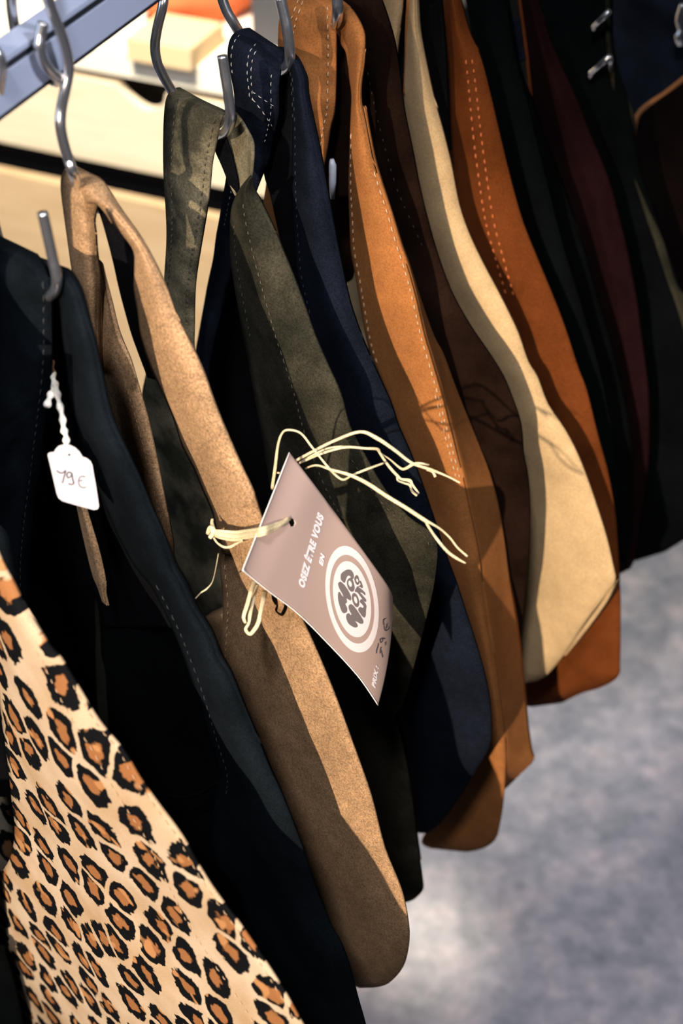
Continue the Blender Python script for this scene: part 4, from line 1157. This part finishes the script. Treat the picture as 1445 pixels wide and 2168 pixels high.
# band round the strap up into the hole
for k in range(7):
    dy = -48 + 16 * k + random.uniform(-3, 3)
    dd = random.uniform(-0.0010, 0.0010)
    strand([c5(150 + 3 * k, 335 + dy * .5, 0.712), c5(190, 400 + dy * .6, 0.702 + dd), c5(290 + dy * .3, 432 + dy * .9, 0.697 + dd), c5(450, 448 + dy, 0.692 + dd), c5(620, 428 + dy * 0.95, 0.681 + dd), c5(800, 393 + dy * 0.9, 0.663 + dd), c5(960, 338 + dy * .75, 0.672 + dd), c5(1080, 278 + dy * .5, 0.680 + dd), c5(1150, 232 + dy * .35, 0.686), c5(1185, 222 + dy * .2, 0.700)],
           [5, 6, 7.5, 7.5, 7, 6.5, 6, 5, 4, 3], flat=0.3, twist=0.35)
strand([c5(190, 470, 0.700), c5(240, 540, 0.696), c5(320, 590, 0.692), c5(400, 590, 0.690), c5(470, 555, 0.688), c5(560, 510, 0.682)], [4, 4, 5, 6, 5, 4])
strand([c5(175, 230, 0.71), c5(170, 290, 0.706), c5(200, 380, 0.700)], [5, 7, 8])
strand([c5(110, 430, 0.706), c5(150, 350, 0.702), c5(190, 400, 0.700), c5(140, 480, 0.702)], [8, 12, 12, 8], name='knot')
# loops under the card
strand([c5(720, 1020, 0.700), c5(670, 1150, 0.690), c5(620, 1330, 0.684), c5(575, 1480, 0.682), c5(600, 1560, 0.682)], [9, 9, 9, 8, 5])
strand([c5(755, 1060, 0.702), c5(700, 1250, 0.692), c5(660, 1420, 0.686), c5(640, 1560, 0.684), c5(600, 1640, 0.684), c5(650, 1700, 0.682), c5(700, 1660, 0.682), c5(760, 1560, 0.682), c5(790, 1420, 0.684), c5(820, 1280, 0.690), c5(850, 1150, 0.700)], [6, 8, 9, 6, 7, 7, 9, 9, 8, 10, 11])
# loose ends above
strand([c6(215, 272, 0.700), c6(330, 210, 0.690), c6(470, 140, 0.682), c6(645, 78, 0.676), c6(760, 120, 0.676), c6(880, 200, 0.680), c6(1000, 290, 0.684), c6(1130, 335, 0.688), c6(1240, 380, 0.690), c6(1328, 425, 0.690)], [6, 6, 6, 6, 8, 7, 6, 6, 4, 4])
strand([c6(235, 290, 0.702), c6(350, 240, 0.694), c6(450, 205, 0.690), c6(560, 182, 0.688), c6(680, 190, 0.688), c6(765, 195, 0.690), c6(790, 225, 0.694), c6(850, 265, 0.698), c6(915, 320, 0.700), c6(950, 330, 0.700), c6(1010, 298, 0.696), c6(1060, 292, 0.696), c6(1118, 303, 0.696)], [5, 5, 5, 5, 5, 6, 3, 3, 5, 6, 7, 5, 3])
strand([c6(245, 283, 0.704), c6(400, 200, 0.696), c6(520, 178, 0.692), c6(640, 183, 0.690)], [4, 4, 4, 3])
strand([c6(765, 195, 0.692), c6(800, 250, 0.694), c6(850, 320, 0.696), c6(905, 380, 0.698), c6(930, 400, 0.698), c6(985, 410, 0.698), c6(1005, 440, 0.698), c6(1048, 498, 0.698)], [4, 5, 6, 6, 5, 8, 5, 4])
strand([c6(900, 375, 0.699), c6(905, 410, 0.699), c6(950, 428, 0.699), c6(985, 440, 0.699), c6(1000, 480, 0.699), c6(1035, 512, 0.699)], [4, 4, 4, 5, 5, 5])
strand([c6(50, 470, 0.712), c6(70, 330, 0.700), c6(90, 170, 0.690), c6(120, 85, 0.684), c6(165, 65, 0.682), c6(245, 88, 0.682), c6(320, 180, 0.684), c6(395, 275, 0.686), c6(460, 350, 0.686), c6(530, 403, 0.686), c6(600, 370, 0.684), c6(700, 330, 0.684), c6(810, 290, 0.690)], [7, 7, 5, 4, 4, 4, 4, 4, 5, 4, 4, 5, 4])
strand([c6(275, 330, 0.702), c6(320, 310, 0.694), c6(370, 308, 0.690), c6(450, 335, 0.684), c6(580, 372, 0.680), c6(700, 430, 0.676), c6(820, 510, 0.672), c6(960, 595, 0.670), c6(1090, 680, 0.668), c6(1130, 700, 0.668), c6(1195, 740, 0.670), c6(1260, 800, 0.672), c6(1310, 865, 0.672), c6(1378, 925, 0.672)], [4, 4, 4, 5, 7, 8, 8, 8, 8, 5, 4, 4, 4, 4])
strand([c6(1085, 675, 0.669), c6(1130, 750, 0.670), c6(1180, 820, 0.670), c6(1240, 890, 0.668), c6(1300, 935, 0.666), c6(1366, 972, 0.664)], [5, 5, 6, 6, 6, 2])
strand([c6(1100, 335, 0.689), c6(1140, 350, 0.689), c6(1160, 385, 0.689)], [5, 5, 6])
strand([c6(80, 355, 0.704), c6(100, 358, 0.702)], [4, 4])
strand([(462, 1172, 0.690), (456, 1205, 0.688), (449, 1232, 0.686), (437, 1247, 0.684), (425, 1255, 0.684), (411, 1270, 0.684)], [1.2, 0.8, 1.0, 3, 2, 1], name='wisp')

# ------------------------------------------------------------------ white price tag
PT = thing('price_tag', at(155, 1010, 0.65), 'white scalloped paper price tag on string, hanging inside the blue-black bag', 'tag')
c4 = lambda x, y: (80 + x / 6.194, 750 + y / 6.194)
OUT = [(130, 1330), (135, 1300), (165, 1285), (215, 1280), (235, 1240), (275, 1200), (340, 1183), (420, 1188), (490, 1222), (545, 1275), (590, 1345), (640, 1360), (690, 1400), (715, 1450), (728, 1530), (765, 1740), (800, 1975), (800, 2005), (780, 2035), (735, 2042), (600, 2008), (400, 1950), (320, 1925), (270, 1885), (245, 1820), (200, 1620), (160, 1450)]


def tagpt(x, y, lift=0.0):
    px, py = c4(x, y)
    return at(px, py, 0.650 + (px - 155) * 0.00012 - lift / 1000)


hole = [(412 + 20 * math.cos(t * math.pi / 6), 1318 + 13 * math.sin(t * math.pi / 6)) for t in range(12)]
n = len(OUT)
from mathutils.geometry import tessellate_polygon
tr = tessellate_polygon([[V((x, -y, 0)) for x, y in OUT], [V((x, -y, 0)) for x, y in hole]])
allp = OUT + hole
vs = [tagpt(x, y) for x, y in allp] + [tagpt(x, y, -0.4) for x, y in allp]
K = len(allp)
fs = [tuple(t) for t in tr] + [tuple(k + K for k in t[::-1]) for t in tr]
for i in range(n):
    j = (i + 1) % n
    fs.append((i, j, j + K, i + K))
for i in range(12):
    j = (i + 1) % 12
    fs.append((n + j, n + i, n + i + K, n + j + K))
link('paper', vs, fs, MT['paper'], PT, False)
kp = lambda x, y: tagpt(x, y, 0.15)
pen('handwritten_price', [[(245, 1525), (290, 1555), (325, 1555), (365, 1525)], [(365, 1525), (345, 1600), (320, 1690)],
                          [(440, 1560), (405, 1545), (380, 1580), (395, 1620), (430, 1600), (445, 1560)], [(445, 1560), (455, 1640), (470, 1690), (440, 1710), (400, 1695)]], MT['penpale'], kp, 0.00034, PT)
pen('handwritten_euro', [[(620, 1610), (570, 1600), (535, 1650), (545, 1720), (590, 1750), (630, 1745)], [(530, 1660), (585, 1655)]], MT['penpale'], kp, 0.00024, PT)
g = Geo()
for pts, rr in (([(165, 80), (185, 200), (205, 330), (240, 430), (265, 560), (295, 700), (325, 850), (340, 980), (370, 1080), (375, 1190), (368, 1250), (395, 1310)], 0.0017), ([(235, 400), (190, 490), (150, 580), (118, 690)], 0.0018)):
    Q = [at(*c4(x, y), 0.662 - 0.010 * k / len(pts)) for k, (x, y) in enumerate(pts)]
    Q = smoothpath(Q, 6)
    g.tube(Q, [rr * (0.85 + 0.25 * math.sin(i * 0.9)) * (0.55 if i > len(Q) - 12 and rr < 0.00175 else 1) for i in range(len(Q))], 9)
link('string', g.v, g.f, MT['string'], PT)

# ------------------------------------------------------------------ drawer cabinet behind the rail
CABD = 1.15
CP = P0 + RD * CABD
cz = lambda x, y: onplane(x, y, CP, RD)
z_gap_t, z_gap_b = cz(250, 160).z, cz(250, 180).z
z_dr_b = cz(250, 352).z
z_lo_t = cz(250, 418).z
wl, wr = cz(-500, 165), cz(1000, 260)
wx = lambda p: (p - CP).dot(RW)
cabx0, cabx1 = wx(cz(-420, 100)), wx(cz(760, 240))
cab = thing('drawer_cabinet', V((CP.x, CP.y, 0)) + RW * 0.0 + RD * 0.3, 'pale birch drawer cabinet with a scooped finger pull, blurred behind the rail', 'cabinet')
base = lambda x, z, d=0.0: V((CP.x, CP.y, z)) + RW * x + RD * d
z_top = z_gap_t + 0.035
g = Geo(); g.box(base(cabx0, z_gap_t, 0.0), RW * (cabx1 - cabx0), RD * 0.9, UZ * 0.035)
link('worktop', g.v, g.f, MT['cabtop'], cab, False)
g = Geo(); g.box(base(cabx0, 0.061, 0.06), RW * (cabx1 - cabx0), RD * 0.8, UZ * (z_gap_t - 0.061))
link('carcass', g.v, g.f, MT['dark'], cab, False)  # near-black body paints the shade seen through the drawer gaps
# drawer front with the scooped pull cut out of its upper edge
hx0, hx1 = wx(cz(243, 172)), wx(cz(352, 205))
deep = z_gap_b - cz(325, 232).z
prof = []
nseg = 80
for i in range(nseg + 1):
    x = cabx0 + (cabx1 - cabx0) * i / nseg
    prof.append((x, 0.0))
extra = []
for k in range(25):
    f = k / 24
    x = hx0 + (hx1 - hx0) * f
    dz = deep * 1.15 * (math.sin(math.pi * f ** 1.3)) ** 0.6 if 0 < f < 1 else 0
    extra.append((x, dz))
prof = sorted([p for p in prof if p[0] < hx0 or p[0] > hx1] + extra)
vs, fs = [], []
for d in (0.0, 0.018):
    for (x, dz) in prof: vs.append(base(x, z_gap_b - dz, d))
    for (x, dz) in prof: vs.append(base(x, z_dr_b, d))
q = len(prof)
for i in range(q - 1):
    fs += [(i, q + i, q + i + 1, i + 1), (2 * q + i, 2 * q + i + 1, 3 * q + i + 1, 3 * q + i), (i, i + 1, 2 * q + i + 1, 2 * q + i), (q + i, 3 * q + i, 3 * q + i + 1, q + i + 1)]
link('drawer', vs, fs, MT['cab'], cab, False)
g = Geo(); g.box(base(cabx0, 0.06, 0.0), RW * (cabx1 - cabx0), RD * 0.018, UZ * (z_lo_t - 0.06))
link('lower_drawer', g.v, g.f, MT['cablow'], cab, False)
g = Geo(); g.box(base(cabx0 + 0.02, 0.0, 0.05), RW * (cabx1 - cabx0 - 0.04), RD * 0.5, UZ * 0.06)
link('plinth', g.v, g.f, MT['dark'], cab, False)

# things on the worktop
ct = lambda x, y, z=None: (lambda d: CAM + d * ((CAM.z - (z or z_top)) / -d.z))(ray(x, y))
from mathutils import Matrix


def blob(name, c, sx, sy, sz, mat, label, cat, rot=0.4, seed=0):
    vs, fs = [], []
    nu, nv = 28, 16
    for j in range(nv + 1):
        ph = math.pi * j / nv
        for i in range(nu):
            th = 2 * math.pi * i / nu
            x, y, z = math.cos(th) * math.sin(ph), math.sin(th) * math.sin(ph), math.cos(ph)
            k = 1 + 0.12 * noise.noise(V((x, y, z)) * 1.6 + V((seed, 0, 0)))
            p = V((sx * x * k, sy * y * k, sz * max(-0.8, z * k) + sz * 0.8))
            p = Matrix.Rotation(rot, 3, 'Z') @ p
            vs.append(c + p)
    for j in range(nv):
        for i in range(nu):
            i2 = (i + 1) % nu
            fs.append((j * nu + i, (j + 1) * nu + i, (j + 1) * nu + i2, j * nu + i2))
    o = link(name, vs, fs, mat)
    return tag(o, label, cat)


blob('leather_pouch', ct(425, 34), 0.085, 0.05, 0.045, MT['orange'], 'blurred orange leather pouch lying on the pale cabinet top', 'pouch', 0.3, 2)
g = Geo(); c = ct(270, 126); g.box(c, RW * 0.10, RD * 0.10, UZ * 0.03)
tag(link('cardboard_box', g.v, g.f, MT['beige'], None, False), 'low beige box on the pale cabinet top below the orange pouch', 'box')
g = Geo(); c = ct(535, 92); g.box(c, RW * 0.10, RD * 0.08, UZ * 0.09)
tag(link('display_block', g.v, g.f, MT['grey'], None, False), 'dark grey block on the cabinet top behind the navy strap', 'display block')
